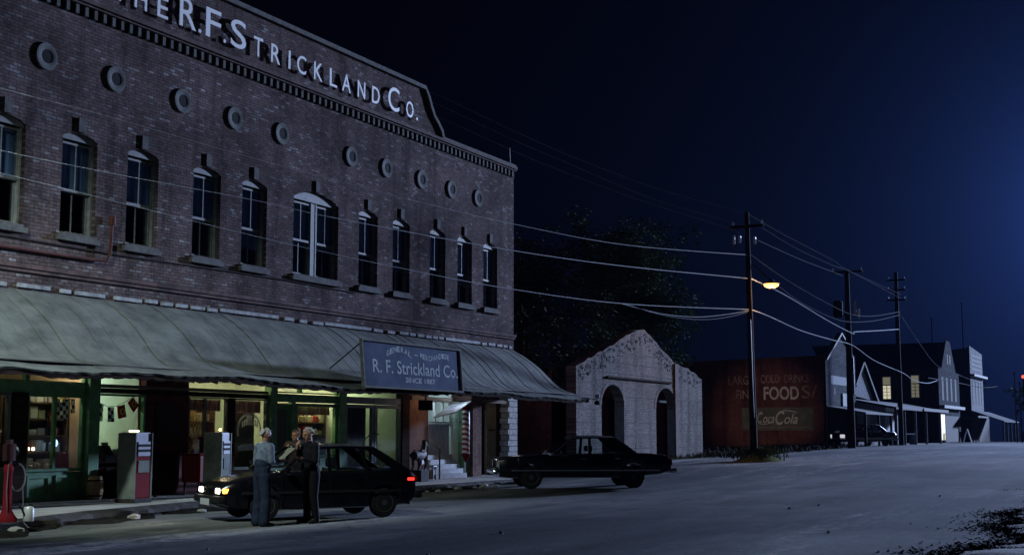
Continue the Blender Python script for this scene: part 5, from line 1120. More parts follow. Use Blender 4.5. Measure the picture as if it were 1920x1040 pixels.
for A in (A1, A2):
    zt_ = az(A[0])
    for x in (A[0], A[1]): MB().box(x-.012, x+.012, 22.003, 22+TH, 0, zt_).build('arch_jamb', mat('plain_plaster', (.30, .31, .32), .9, var=.25), gb)
    MB().box(A[0]-.3, A[1]+.3, 22+TH+.15, 22+TH+.2, 0, 3.1).build('arch_backing', mat('dark_arch_backing', (.03, .012, .014), .85), gb)  # dark sheet closing the arch from behind
    ap_ = archpts(*A); mb = MB()
    ro = [((A[0]+A[1])/2+(x-(A[0]+A[1])/2)*1.16, A[2]-(A[1]-A[0])*.36+(z-(A[2]-(A[1]-A[0])*.36))*1.2) for x, z in ap_]
    for i in range(len(ap_)-1): mb.prism([ap_[i], ap_[i+1], ro[i+1], ro[i]], 21.988, 21.998)
    mb.build('arch_ring', BR_W, gb)
mb = MB()   # raised courses
for z in [1.0, 1.55, 2.1, 2.65, 3.2, 4.2, 4.65, 5.1]:
    segs = [(48.95, 64.33)]
    if z < 3.6: segs = [(48.95, A1[0]-.25), (A1[1]+.25, A2[0]-.25), (A2[1]+.4, 64.33)]
    if z > 4.3: 
        xa = min(x for x, zz in s2 if zz > z+.12); xb = max(x for x, zz in s2 if zz > z+.12); segs = [(xa, xb)]
    for a, b in segs: mb.box(a, b, 21.990, 21.998, z, z+.03)
mb.build('brick_course', mat('grimy_course', (.08, .075, .075), .9, var=.4, scale=2), gb)
mb = MB(); mb.box(52.0, 59.9, 21.9, 21.996, 3.98, 4.06); mb.build('wooden_rail', M_WOODD, gb)
MB().box(60.3, 60.75, 21.93, 21.994, .4, 4.95).build('brown_pier', mat('brown_paint', (.13, .08, .07), .9, var=.3), gb)
mb = MB(); rg = random.Random(21)   # patches where the wash has fallen off under the eaves
for k in range(190):
    x = rg.uniform(49.1, 64.2); d_ = rg.uniform(.08, .75)**1.3; z = lerp(s2, x)-d_-.08; w_ = rg.uniform(.05, .34); h_ = rg.uniform(.04, .15)
    mb.prism([(x-w_/2, z), (x-w_*.2, z+h_/2), (x+w_*.3, z+h_*.45), (x+w_/2, z+h_*.1), (x+w_*.2, z-h_/2), (x-w_*.3, z-h_*.4)], 21.985, 21.997)
mb.build('fallen_patches', mat('bare_dark_brick', (.05, .04, .045), .95), gb)
mb = MB(); mb.add([(48.95, 23.1, 0), (48.95, 36, 0), (48.95, 36, 3.3), (48.95, 23.6, 3.5), (48.95, 23.1, 4.3)], [(0, 1, 2, 3, 4)]); mb.build('side_wall', BR_Y, gb); mb = MB(); mb.add([(64.3, 23.1, 0), (64.3, 36, 0), (64.3, 36, 3.9), (64.3, 23.1, 4.3)], [(0, 1, 2, 3)]); mb.build('side_wall', BR_Y, gb)
mb = MB(); mb.box(48.97, 64.28, 23.2, 36, 3.15, 3.25); mb.build('roof', M_DKROOF, gb)
aw_ = MB(); aw_.box(43.45, 48.9, 24.6, 24.8, 0, 3.4); tag(aw_.build('alley_wall', BR_RED), 'low dark red brick wall closing the alley beside the brick store', 'wall')
# ================================================================ RED WALL STORE (side wall with painted adverts)
rs = thing('corner_store', 'grey clapboard front store whose long red brick side carries faded painted adverts', 'store', (94, 22, .8))
X9 = 90.0
mb = MB(); mb.add([(X9, 22.05, 0), (X9, 45, 0), (X9, 45, 6.4), (X9, 22.05, 6.9)], [(0, 1, 2, 3)]); mb.build('side_wall', BR_RED, rs)
mb = MB(); mb.add([(X9, 22.05, 6.9), (X9, 45, 6.4), (X9+.3, 45, 6.4), (X9+.3, 22.05, 6.9)], [(0, 1, 2, 3)]); mb.add([(98.9, 22.05, 0), (98.9, 45, 0), (98.9, 45, 7), (98.9, 22.05, 7)], [(0, 1, 2, 3)]); mb.build('rear_wall', M_DKROOF, rs)
def fn_side(u, v, d): return (X9-.012-d, -u, v)
def stext(txt, xa, xb, yt, yb, m_, lab=None, **kw):
    a = gx(xa, (yt+yb)/2, X9); b = gx(xb, (yt+yb)/2, X9); t_ = gx((xa+xb)/2, yt, X9); bo_ = gx((xa+xb)/2, yb, X9)
    mb = MB(); put_text(mb, txt, -a.y, -b.y, bo_.z, t_.z, fn_side, .006, **kw); return mb.build('painted_lettering', m_, rs)
M_FAD = mat('faded_white_paint', (.34, .26, .22), .9, col2=(.22, .10, .08), scale=3, lo=.4, hi=.6); M_FAD2 = mat('clear_white_paint', (.52, .50, .48), .9, var=.3, scale=3)
stext('LARGE', 1366, 1412, 704, 721, M_FAD, bold=.012); stext('COLD', 1426, 1462, 702, 718, M_FAD, bold=.02); stext('DRINKS', 1470, 1516, 701, 717, M_FAD, bold=.012)
stext('FINE', 1380, 1413, 731, 747, M_FAD, bold=.012); stext('FOOD', 1432, 1498, 724, 749, M_FAD2, bold=.02); stext('S/', 1503, 1532, 722, 746, M_FAD, bold=0)
sg_a = gx(1391, 764, X9); sg_b = gx(1526, 806, X9); MB().box(X9-.012, X9-.002, sg_a.y, sg_b.y, sg_b.z, sg_a.z).build('advert_panel', mat('green_grey_advert', (.115, .125, .10), .9, var=.35, scale=1.2), rs)
MB().box(X9-.016, X9-.013, gx(1398, 790, X9).y, gx(1520, 790, X9).y, gx(1400, 801, X9).z, gx(1400, 800, X9).z).build('advert_line', M_FAD, rs)
# flowing script: capital loops drawn as thin strokes, letters sheared
def fn_script(u, v, d): return (X9-.016-d, -u, v)
mb = MB(); a = gx(1420, 785, X9); b = gx(1452, 785, X9); zt1 = gx(1430, 772, X9).z; zb1 = gx(1430, 793, X9).z
put_text(mb, 'C', -a.y, -gx(1430, 785, X9).y, zb1, zt1, fn_script, .004, shear=.3, bold=.01); put_text(mb, 'oca', -gx(1431, 785, X9).y, -b.y, zb1, zb1+(zt1-zb1)*.6, fn_script, .004, shear=.35, bold=.01)
put_text(mb, 'C', -gx(1454, 785, X9).y, -gx(1471, 785, X9).y, gx(1460, 796, X9).z, gx(1460, 770, X9).z, fn_script, .004, shear=.3, bold=.015); put_text(mb, 'ola', -gx(1470, 785, X9).y, -gx(1496, 785, X9).y, gx(1480, 794, X9).z, gx(1480, 775, X9).z, fn_script, .004, shear=.35, bold=.012)
def stroke(pts, r_): mb.tube([(X9-.022, gx(x, y, X9).y, gx(x, y, X9).z) for x, y in pts], r_, 5)
stroke([(1462, 771), (1472, 769), (1484, 770), (1492, 772), (1494, 775)], .035); stroke([(1425, 794), (1434, 795), (1446, 792)], .03); mb.build('script_lettering', M_FAD2, rs)
# grey front, bevelled gable
mb = MB(); fp = [(90.0, 0), (98.9, 0), (98.9, 7.25), (97.4, 7.55), (94.5, 8.6), (90.0, 6.55)]; mb.prism(fp, 22.0, 22.15); mb.build('front_wall', M_SIDING, rs)
mb = MB()
for (a, za), (b, zb) in (((90.0, 6.55), (94.5, 8.6)), ((94.5, 8.6), (97.4, 7.55))): mb.prism([(a, za), (b, zb), (b, zb+.14), (a, za+.14)], 21.85, 22.2)
mb.build('barge_board', mat('dull_white_trim', (.2, .2, .2), .8), rs)
mb = MB(); mb.box(91.2, 97.8, 21.97, 21.998, 5.0, 5.6); mb.build('faded_band', mat('faded_band', (.16, .17, .19), .9), rs)
MB().box(94.4, 95.8, 21.9, 21.998, 3.55, 4.45).build('notice_board', mat('dull_white_trim', (.2, .2, .2), .8), rs)
for x in (92.2, 96.6): MB().box(x, x+.35, 21.99, 21.999, 4.3, 4.75).build('window', M_BLACK, rs)
po = MB(); po.add([(90.0, 22, 3.5), (99, 22, 3.5), (99, 19.4, 3.05), (90.0, 19.4, 3.05), (90.0, 22, 3.38), (99, 22, 3.38), (99, 19.4, 2.93), (90.0, 19.4, 2.93)], [(0,1,2,3),(4,7,6,5),(0,4,5,1),(1,5,6,2),(2,6,7,3),(3,7,4,0)]); po.build('porch_roof', M_TRIM, rs)
for x in (90.3, 94.5, 98.8): MB().box(x, x+.14, 19.45, 19.6, .7, 2.93).build('porch_post', M_WOODD, rs)
MB().box(90.2, 98.8, 22.001-.06, 21.999, .78, 3.3).build('shop_shutter', M_BLACK, rs)
# dark parked car under that porch, chrome glinting
dc = thing('parked_car', 'dark parked car with two small glinting lamps under the porch left of the far pole', 'car', (92.5, 20.3, .78), R(150), local=True)
DC = dict(SC); DC.update(w=1.8); car(DC, dc)
for s_ in (1, -1): MB().bbox(2.38, 2.46, s_*.38, s_*.78, .58, .80, .02).build('headlight', mat('emissive_glint', (.9, .92, 1), .2, emit=.6), dc)  # glint on the lenses is put in as emission
MB().bbox(2.44, 2.6, -.9, .9, .42, .54, .05).build('front_bumper', M_CHROME, dc); MB().bbox(-2.8, -2.62, -.9, .9, .42, .54, .05).build('rear_bumper', M_CHROME, dc)
# ================================================================ PORCH HOUSE with small white gable
ph = thing('porch_house', 'low wooden house with a small white gable over a long posted porch', 'house', (110, 22, .78))
mb = MB(); mb.prism([(101.2, 4.45), (107.9, 4.2), (107.9, 4.4), (103.7, 6.9), (101.0, 5.2)], 22.6, 22.7); mb.build('gable_face', M_SIDINGW, ph)
mb = MB(); mb.prism([(103.5, 7.05), (103.8, 7.1), (108.6, 4.2), (108.2, 4.1)], 22.3, 30); mb.prism([(103.4, 7.1), (103.7, 7.0), (100.7, 5.1), (100.5, 5.3)], 22.3, 30); mb.build('roof', M_DKROOF, ph)
mb = MB(); mb.box(99.3, 122, 22.8, 22.9, .5, 4.2); mb.build('front_wall', mat('dim_boards', (.13, .14, .16), .9, var=.3, scale=1, stretch=(5, 1, .3)), ph)
mb = MB(); mb.add([(99.3, 22.8, 4.25), (121.9, 22.8, 4.25), (121.9, 19.2, 3.55), (99.3, 19.2, 3.55), (99.3, 22.8, 4.1), (121.9, 22.8, 4.1), (121.9, 19.2, 3.4), (99.3, 19.2, 3.4)], [(0,1,2,3),(4,7,6,5),(0,4,5,1),(1,5,6,2),(2,6,7,3),(3,7,4,0)]); mb.build('porch_roof', M_DKROOF, ph)
MB().box(110, 121.9, 19.1, 19.18, 3.42, 3.66).build('gutter_board', M_TRIM, ph)
for x in (99.8, 103.1, 107.5, 112.2, 118.9): MB().box(x, x+.18, 19.3, 19.48, .75, 3.4).build('porch_post', M_SIDING, ph)
for x0, x1 in ((105.3, 107.0), (112.6, 114.6), (115.2, 117.6)): MB().box(x0, x1, 22.75, 22.79, .85, 3.1).build('door', mat('pale_door', (.30, .32, .36), .85, var=.2), ph)
MB().box(112.5, 116, 22.6, 22.74, 3.45, 3.8).build('name_board', M_WHITEP, ph)
mb = MB(); mb.tube([(103.1, 19.4, 1.6), (107.5, 19.4, 1.6)], .05, 5); mb.build('porch_rail', M_SIDING, ph)
for k, (x, lab) in enumerate(((101.2, 'dark oil drum under the porch left of the second post'), (109.2, 'dark oil drum on the porch right of the rail'))):
    mb = MB(); mb.lathe([(.28, .76), (.29, .78), (.28, 1.1), (.295, 1.12), (.28, 1.14), (.28, 1.6), (.27, 1.62)], (x, 19.9, 0), 16); tag(mb.build('oil_drum', M_SIDING if k else M_DARK), lab, 'drum')
for k, x in enumerate((104.6, 106.3)):
    ch_ = thing('porch_chair', ('left' if k == 0 else 'right')+' of two pale chairs on the porch below the small white gable', 'chair', (x, 20.2, .78), R(20), 'chairs on the far porch', local=True)
    MB().box(-.25, .25, -.25, .25, .42, .46).build('seat', M_WHITEP, ch_); MB().box(-.25, .25, .21, .25, .47, 1.0).build('backrest', M_WHITEP, ch_)
    for a in (-.24, .2):
        for b in (-.24, .2): MB().box(a, a+.04, b, b+.04, 0, .419).build('leg', M_WHITEP, ch_)
# ================================================================ TALL DARK BUILDING with lit side windows and pointed front
tb = thing('tall_gabled_building', 'tall dark building with two lit side windows and a narrow pointed wooden front', 'building', (141, 22, .76))
mb = MB(); mb.add([(135, 22.05, 0), (135, 45, 0), (135, 45, 8.0), (135, 22.05, 8.0)], [(0, 1, 2, 3)]); mb.build('side_wall', BR_WY, tb)
mb = MB(); mb.prism([(135, .5), (147.8, .5), (147.8, 7.9), (145.9, 7.9), (142.6, 11.0), (140.4, 11.0), (137.0, 8.0), (135, 8.0)], 22.0, 22.15); mb.build('front_wall', mat('dark_clapboard', (.11, .115, .13), .85, var=.3, scale=1.2, stretch=(1, 1, 7), spec=0), tb)
mb = MB(); mb.add([(135, 22.1, 8), (148, 22.1, 8), (148, 40, 8), (135, 40, 8)], [(0, 1, 2, 3)]); mb.add([(141.5, 22.3, 10.9), (141.5, 36, 10.9), (147.8, 36, 7.9), (147.8, 22.3, 7.9)], [(0, 1, 2, 3)]); mb.build('roof', M_DKROOF, tb)
M_LITW = mat('lit_window', (1, .93, .68), .5, emit=.55); M_LITD = mat('dim_lit_blind', (.75, .72, .5), .8, emit=.17)
for (x0, y0, x1, y1, top) in ((1655, 705, 1671, 749, 1), (1708, 702, 1724, 746, 0)):
    a = gx(x0, y1, 135); b = gx(x1, y0, 135); zs = a.z+(b.z-a.z)*.62
    wn_ = MB(); t = .09; wn_.box(134.9, 134.99, a.y, a.y-t, a.z, b.z); wn_.box(134.9, 134.99, b.y+t, b.y, a.z, b.z); wn_.box(134.9, 134.99, a.y-t, b.y+t, a.z, a.z+t); wn_.box(134.9, 134.99, a.y-t, b.y+t, b.z-t, b.z); wn_.box(134.9, 134.99, a.y-t, b.y+t, zs-.05, zs+.05)
    f = wn_.build('window', M_WHITEP, tb); MB().box(134.95, 134.96, a.y-t, b.y+t, a.z+t, zs-.05).build('lit_pane', M_LITW if top else M_LITD, f); MB().box(134.95, 134.96, a.y-t, b.y+t, zs+.05, b.z-t).build('window_blind', M_LITD, f)
    mm = MB(); ym = (a.y+b.y)/2; mm.box(134.92, 134.945, ym+.03, ym-.03, a.z+t, zs-.05)
    for k in range(1, 4): zz = a.z+t+(zs-a.z-t)*k/4; mm.box(134.92, 134.944, a.y-t, b.y+t, zz-.02, zz+.02)
    mm.build('glazing_bar', M_FRAME, f)
for x in (136.6, 139.2, 141.9, 144.6): MB().box(x, x+1.1, 21.97, 21.999, 4.9, 7.2).build('window', M_BLACK, tb)
MB().box(140.3, 141.0, 21.97, 21.999, 8.6, 9.6).build('window', M_BLACK, tb); MB().box(141.8, 142.5, 21.97, 21.999, 8.6, 9.6).build('window', M_BLACK, tb)
MB().box(135, 148, 21.5, 21.998, 4.1, 4.4).build('cornice', mat('dull_white_trim', (.2, .2, .2), .8), tb)
MB().box(135.6, 137.8, 21.97, 21.999, 1.0, 3.5).build('shop_window', mat('lit_shopfront', (1, .9, .55), .5, emit=.35), tb); MB().box(138.2, 147, 21.98, 21.999, .8, 3.4).build('shop_shutter', M_BLACK, tb)
MB().box(139.5, 140.6, 20.9, 21.0, .76, 2.3).build('shop_column', M_SIDING, tb)
sb = thing('sandwich_board', 'small pale sandwich board standing on the far pavement by the lit shopfront', 'sign', (141.5, 20.2, .76)); mb = MB(); mb.prism([(20.0, .76), (20.1, .76), (20.45, 2.1), (20.4, 2.1)], 141.0, 141.8, 'yz'); mb.build('front_panel', M_SIDINGW, sb); mb = MB(); mb.prism([(20.8, .76), (20.9, .76), (20.5, 2.1), (20.46, 2.1)], 141.0, 141.8, 'yz'); mb.build('back_panel', M_SIDING, sb)
# ================================================================ WHITE FALSE FRONT
wf = thing('false_front_store', 'tall white false front store with narrow upper windows at the far end', 'store', (161, 22, .7))
mb = MB(); mb.add([(156.2, 22.05, 0), (156.2, 45, 0), (156.2, 45, 8.5), (156.2, 22.05, 11.2)], [(0, 1, 2, 3)]); mb.build('side_wall', BR_WY, wf)
mb = MB(); mb.prism([(156.2, .4), (166, .4), (166, 10.9), (156.2, 11.4)], 22.0, 22.15); mb.build('front_wall', M_SIDINGW, wf)
MB().box(155.9, 166.5, 21.5, 21.998, 8.0, 8.25).build('cornice', mat('dull_white_trim', (.2, .2, .2), .8), wf)
for x in (157.4, 159.8, 162.2, 164.3): MB().box(x, x+1.0, 21.97, 21.999, 4.9, 7.5).build('window', M_BLACK, wf)
mb = MB()
for k in range(4): mb.box(157, 165.4, 21.97, 21.999, 8.8+.5*k, 8.95+.5*k)
mb.build('faded_stripe', M_TRIM, wf)
mb = MB(); mb.add([(156.2, 22, 4.2), (170, 22, 4.2), (170, 18.6, 3.0), (156.2, 18.6, 3.0), (156.2, 22, 4.1), (170, 22, 4.1), (170, 18.6, 2.9), (156.2, 18.6, 2.9)], [(0,1,2,3),(4,7,6,5),(0,4,5,1),(1,5,6,2),(2,6,7,3),(3,7,4,0)]); mb.build('awning', M_SIDINGW, wf)
for x in (156.6, 160, 163.5, 167, 169.6): MB().box(x, x+.2, 18.7, 18.9, .3, 2.9).build('porch_post', M_SIDING, wf)
MB().box(156.4, 169.8, 22.2-.25, 21.97, .4, 4.0).build('shop_shutter', M_DARK, wf)
vd = thing('link_building', 'dark recessed building between the pointed front and the white false front', 'building', (152, 24, .7)); MB().box(148, 156.1, 23.5, 40, .3, 9.6).build('wall', BR_WY, vd); MB().box(147.95, 156.15, 20.2, 23.49, 3.3, 3.5).build('awning', M_DKROOF, vd)
for k, (x, m_, lab) in enumerate(((176, M_SIDINGW, 'white low parked car far off at the right end of the street'), (183, M_SIDING, 'grey parked car far off beyond the white one'))):
    fc = thing('parked_car', lab, 'car', (x, 17.5+k*1.5, .5), R(8), local=True); D2 = dict(HC); D2.update(mat=m_); car(D2, fc)
# ================================================================ UTILITY POLES AND CABLES
def upole(name, x, y, z1, r0, r1, lab, arms, lean=0.0):
    g_ = thing(name, lab, 'utility pole', (x, y, terr(x)), 0, None); z0 = terr(x)
    MB().tube([(x, y, z0-.3), (x+lean*.5, y, (z0+z1)/2), (x+lean, y, z1)], r0, 12, r1).build('pole', M_POLE, g_, smooth=True)
    for (z, wd, ins) in arms:
        a = MB().box(x+lean-.05, x+lean+.05, y-wd, y+wd, z-.06, z+.06).build('crossarm', M_WOODD, g_)
        for iy in ins: MB().lathe([(.02, z+.06), (.05, z+.09), (.03, z+.13), (.06, z+.17), (.035, z+.22), (.02, z+.25)], (x+lean, y+iy, 0), 10).build('insulator', M_PORC, a, smooth=True)
    return g_
PB = gy(1414, 850, 17); PT = gy(1400, 398, 17)
k1 = upole('utility_pole', PB.x, 17, PT.z, .17, .10, 'tall timber utility pole with a lit street lamp by the red painted wall', [(gy(1402, 425, 17).z, .75, (-.65, .65))], lean=PT.x-PB.x)
def ax1(z): return PB.x+(PT.x-PB.x)*(z-terr(PB.x))/(PT.z-terr(PB.x))
for px_, py_ in ((1376, 450), (1387, 448), (1415, 450)):
    q_ = gy(px_, py_, 17-.4*(1 if px_ > 1400 else -1)); mb = MB(); mb.lathe([(.03, q_.z-.18), (.07, q_.z-.12), (.045, q_.z-.05), (.07, q_.z), (.045, q_.z+.06), (.06, q_.z+.14), (.02, q_.z+.2)], (q_.x, q_.y, 0), 10); mb.build('cutout_insulator', M_PORC, k1, smooth=True)
MB().box(PB.x-.24, PB.x-.19, 16.93, 17.02, gy(1414, 620, 17).z, gy(1414, 600, 17).z).build('pole_tag', M_PORC, k1)
MB().tube([(ax1(8)-.2, 16.9, gy(1408, 600, 17).z), (ax1(4)-.21, 16.9, 3.8), (PB.x-.19, 16.9, 2.0)], .02, 6).build('conduit', M_HUB, k1)
zl = gy(1446, 535, 16.2); arm_z = gy(1406, 488, 17).z
MB().tube([(ax1(arm_z), 17, arm_z), (zl.x+.2, 16.5, zl.z+.45), (zl.x, 16.2, zl.z+.22)], .03, 8).build('lamp_arm', M_HUB, k1)
lh = MB(); lh.lathe([(.06, zl.z+.28), (.10, zl.z+.24), (.16, zl.z+.15), (.36, zl.z+.10), (.38, zl.z+.07)], (zl.x, 16.2, 0), 20); lo_ = lh.build('lamp_hood', M_HUB, k1, smooth=True)
mb = MB(); mb.lathe([(.05, zl.z-.10), (.2, zl.z-.09), (.31, zl.z-.02), (.33, zl.z+.065)], (zl.x, 16.2, 0), 20); mb.build('glowing_bowl', mat('sodium_glow', (1, .42, .09), emit=5), lo_, smooth=True)
lamp('street_lamp_light', 'POINT', (zl.x, 16.2, zl.z-.2), 170, (1, .55, .22), .2)
_d = Vector((90, 26.2, 2.9))-Vector((zl.x, 16.2, zl.z-.3))
lamp('added_wall_spot', 'SPOT', (zl.x+.2, 16.2, zl.z-.3), 6000, (1, .76, .66), .2, rot=_d.to_track_quat('-Z', 'Y').to_euler(), spot_size=R(15), spot_blend=1.0)  # extra spot set at the lamp head only to brighten the red wall
P2B = gy(1597, 832, 19.2); P2T = gy(1592, 508, 19.2)
k2 = upole('utility_pole', P2B.x, 19.2, P2T.z, .26, .14, 'thick dark utility pole standing before the grey clapboard front', [(gy(1593, 512, 19.2).z, 1.0, (-.9, .9)), (gy(1593, 590, 19.2).z, .6, (-.5, .5))])
for px_, a_, b_ in ((1603, 563, 590), (1611, 578, 596)): q_ = gy(px_, a_, 18.6); q2 = gy(px_, b_, 18.6); MB().tube([q_, q2], .07, 8).build('cutout_insulator', M_PORC, k2)
MB().tube([gy(1599, 670, 18.9), gy(1602, 740, 18.9)], .05, 6).build('conduit', M_HUB, k2)
tr_ = MB(); q_ = gy(1580, 578, 19.2); tr_.lathe([(.25, q_.z-.55), (.3, q_.z-.5), (.3, q_.z+.4), (.2, q_.z+.5)], (q_.x, 19.5, 0), 14); tr_.build('transformer', M_DARK, k2, smooth=True)
P3B = gy(1690, 828, 19.2); P3T = gy(1688, 515, 19.2)
k3 = upole('utility_pole', P3B.x, 19.2, P3T.z, .2, .13, 'slim dark utility pole standing before the lit side windows', [(gy(1690, 530, 19.2).z, .7, (-.6, .6)), (gy(1690, 548, 19.2).z, .7, (-.6, .6)), (gy(1690, 566, 19.2).z, .7, (-.6, .6))])
for px_, tp, Y, lab in ((1808, 572, 24, 'very thin dark mast rising behind the pointed front building'), (1750, 600, 26, 'thin dark mast rising behind the tall dark building'), (1906, 702, 16, 'pale thin post at the far right edge of the street'), (1915, 720, 15, 'second thinner post at the far right edge of the street')):
    b_ = gy(px_, 700 if Y > 20 else 800, Y); t_ = gy(px_, tp, Y); g_ = thing('thin_mast', lab, 'post', (b_.x, Y, terr(b_.x))); MB().tube([(b_.x, Y, terr(b_.x)), (b_.x, Y, t_.z)], .09, 8, .05).build('shaft', M_SIDING if Y < 20 else M_POLE, g_); MB().tube([(b_.x, Y, t_.z), (b_.x, Y, t_.z+.15)], .1, 8).build('cap', M_DARK, g_)
def cable(pts, r_, lab, m_=M_WIRE):
    pts = [Vector(p) for p in pts]; out = []
    for i in range(len(pts)-1):   # smooth interpolation through the given points
        p0 = pts[max(0, i-1)]; p1 = pts[i]; p2 = pts[i+1]; p3 = pts[min(len(pts)-1, i+2)]
        for k in range(8):
            t = k/8; out.append(.5*((2*p1)+(p2-p0)*t+(2*p0-5*p1+4*p2-p3)*t*t+(3*p1-p0-3*p2+p3)*t**3))
    out.append(pts[-1]); mb = MB(); mb.tube(out, r_, 6); return tag(mb.build('power_cable', m_), lab, 'cable', 'overhead cables along the street')
W = lambda L, Y=17: [gy(x, y, Y) for x, y in L]
cable([(-2, 17, 6.9), (8, 17, 6.25)]+W([(0, 282), (480, 376), (635, 410), (957, 469), (1180, 500), (1405, 522)]), lambda t: .0035+.0165*max(0, (t-.5)/.5), 'middle thick cable from the frame edge across the brick store to the lamp pole')  # radius thins to the left so the cable looks dimmer over the store
cable([(-2, 17, 6.6), (8, 17, 5.95)]+W([(0, 324), (480, 443), (739, 500), (960, 542), (1180, 570), (1405, 580)]), lambda t: .0035+.0155*max(0, (t-.5)/.5), 'lowest thick cable crossing the store windows to the lamp pole')
cable(W([(1165, 569), (1240, 588), (1310, 594), (1370, 588), (1408, 581)]), .012, 'upper of two slack loops hanging left of the lamp pole'); cable(W([(1175, 571), (1250, 592), (1320, 599), (1375, 592), (1408, 582)]), .012, 'lower of two slack loops hanging left of the lamp pole', M_WIRE2)
cable(W([(-60, 150), (200, 218), (480, 298), (777, 376), (963, 420), (1180, 460), (1405, 478)]), lambda t: .002+.012*max(0, (t-.45)/.55), 'thin cable above the thick ones ending halfway up the lamp pole')  # tapered so its left end fades against the brick
M_WIRE3 = mat('dim_wire', (.05, .055, .07), .95, spec=.02)
def slant(L, x0=700, y0=27.0, x1=1393, y1=17.0): return [gy(x, y, y0+(y1-y0)*(x-x0)/(x1-x0)) for x, y in L]
cable(slant([(640, 110), (805, 172), (955, 242), (1088, 300), (1240, 356), (1393, 398)]), .011, 'topmost thin wire running from behind the store parapet to the pole top', M_WIRE2)
cable(slant([(640, 130), (805, 190), (950, 257), (1050, 300), (1230, 375), (1402, 424)]), .011, 'second thin wire down at the top of the lamp pole', M_WIRE2)
cable(slant([(640, 155), (825, 222), (1001, 300), (1190, 372), (1351, 423), (1388, 437)]), .011, 'third thin wire down at the top of the lamp pole', M_WIRE2)
for L, r_, lab, m_ in (([(1397, 398), (1470, 440), (1560, 487), (1593, 508), (1690, 552)], .014, 'upper thin wire between the lamp pole and the thick far pole', M_WIRE3), ([(1424, 424), (1490, 464), (1560, 497), (1600, 512), (1690, 560)], .014, 'second thin wire between the lamp pole and the thick far pole', M_WIRE3),
    ([(1420, 450), (1500, 486), (1560, 509), (1580, 517)], .012, 'faint wire right of the hanging insulators', M_WIRE2), ([(1408, 478), (1480, 528), (1560, 573), (1600, 590), (1640, 592), (1688, 584)], .02, 'sagging cable passing above the lit street lamp', M_WIRE3),
    ([(1461, 537), (1500, 566), (1552, 592), (1590, 603), (1640, 601), (1688, 590)], .02, 'sagging cable starting behind the lit street lamp', M_WIRE3), ([(1408, 522), (1470, 552), (1552, 601), (1599, 625), (1602, 622), (1640, 620), (1685, 617)], .030, 'bright cable from the lamp pole to the slim far pole', M_WIRE),
    ([(1410, 581), (1440, 592), (1500, 619), (1560, 637), (1598, 647), (1640, 676), (1693, 699), (1712, 712), (1738, 718), (1757, 713)], .027, 'lowest bright cable from the lamp pole toward the lit windows', M_WIRE),
    ([(1690, 592), (1725, 645), (1757, 685), (1797, 702), (1840, 720)], .022, 'service wire dropping from the slim pole to the pointed front', M_WIRE3), ([(1740, 708), (1790, 716), (1840, 726), (1870, 724)], .03, 'faint wire across the far pointed front', M_WIRE3)):
    cable(W(L, 18.5 if L[0][0] > 1650 else 17.0+0*1), r_, lab, m_)
# mound and grass tuft at pole foot
mb = MB(); gk = gy(1418, 852, 17.0); rr_ = random.Random(8); rows = []
for i in range(13):
    t = 2*math.pi*i/12; rows.append([(gk.x+1.9*q_*math.cos(t), 16.9+1.0*q_*math.sin(t), terr(gk.x)+.55*(1-q_)**1.1) for q_ in (0, .25, .5, .75, 1)])
mb.grid(rows); tag(mb.build('grass_mound', M_GRASS, smooth=True), None, None, None, 'structure')
def tufts(name, area, n, h, w_, m_, seed, zf=terr, lie=.3):
    rr2 = random.Random(seed); mb = MB(); V = []; Fc = []
    for k in range(n):
        x, y = area(rr2); z = zf(x); hh = h*rr2.uniform(.4, 1.2); a = rr2.uniform(0, math.pi*2); dx, dy = w_*math.cos(a), w_*math.sin(a); lx, ly = rr2.uniform(-lie, lie)*2, rr2.uniform(-lie, lie)*2
        i = len(V); V += [(x-dx, y-dy, z), (x+dx, y+dy, z), (x+lx*hh+dx*.3, y+ly*hh+dy*.3, z+hh)]; Fc.append((i, i+1, i+2))
    mb.v = V; mb.f = Fc; o = mb.build(name, m_); o['kind'] = 'stuff'; return o
tufts('grass_tuft', lambda r: (gk.x+r.gauss(0, .7), 16.9+r.gauss(0, .4)), 1200, .25, .03, M_GRASS, 1, lambda x: terr(x)+max(0, .45-.3*abs(x-gk.x)))
tufts('weeds', lambda r: (r.uniform(62, 92), 21.5+r.uniform(-1.8, 4)), 4000, .28, .03, mat('dark_weeds', (.03, .04, .022), .9, var=.4), 2)
tufts('weeds_at_wall', lambda r: (r.uniform(43.5, 66), 21.85-abs(r.gauss(0, .18))), 900, .22, .02, M_GRASS, 3)
# litter and dead leaves along the near verge, bottom right
M_LV = mat('dead_leaves', (.030, .024, .015), .98, spec=0, var=.5, scale=2)
def verge(r):
    x = r.uniform(12, 48); e = 2.85+.35*math.sin(x*.5)+.2*math.sin(x*1.3+1)-(.012*max(0, 20-x)**2)
    return x, e-r.gauss(.35, .45)
tufts('leaf_litter', verge, 30000, .03, .03, M_LV, 4, lambda x: terr(x)+.02, 1.0)
mb = MB(); rows = []
for i in range(460):
    x = 11+.09*i; e = 2.8+.35*math.sin(x*.5)+.2*math.sin(x*1.3+1)+.08*math.sin(x*4.3)+.05*math.sin(x*11)-(.012*max(0, 20-x)**2); z = terr(x)
    rows.append([(x, e+.25, z+.008), (x, e, z+.03), (x, e-.4+.1*math.sin(x*7), z+.06+.02*math.sin(x*3)), (x, e-1.2, z+.09), (x, e-6, z+.1)])
mb.grid(rows); structure(mb.build('verge', mat('verge_soil', (.04, .033, .024), .95, col2=(.09, .08, .065), scale=2.5, bump=.6, bscale=20, lo=.45, hi=.62), smooth=True))
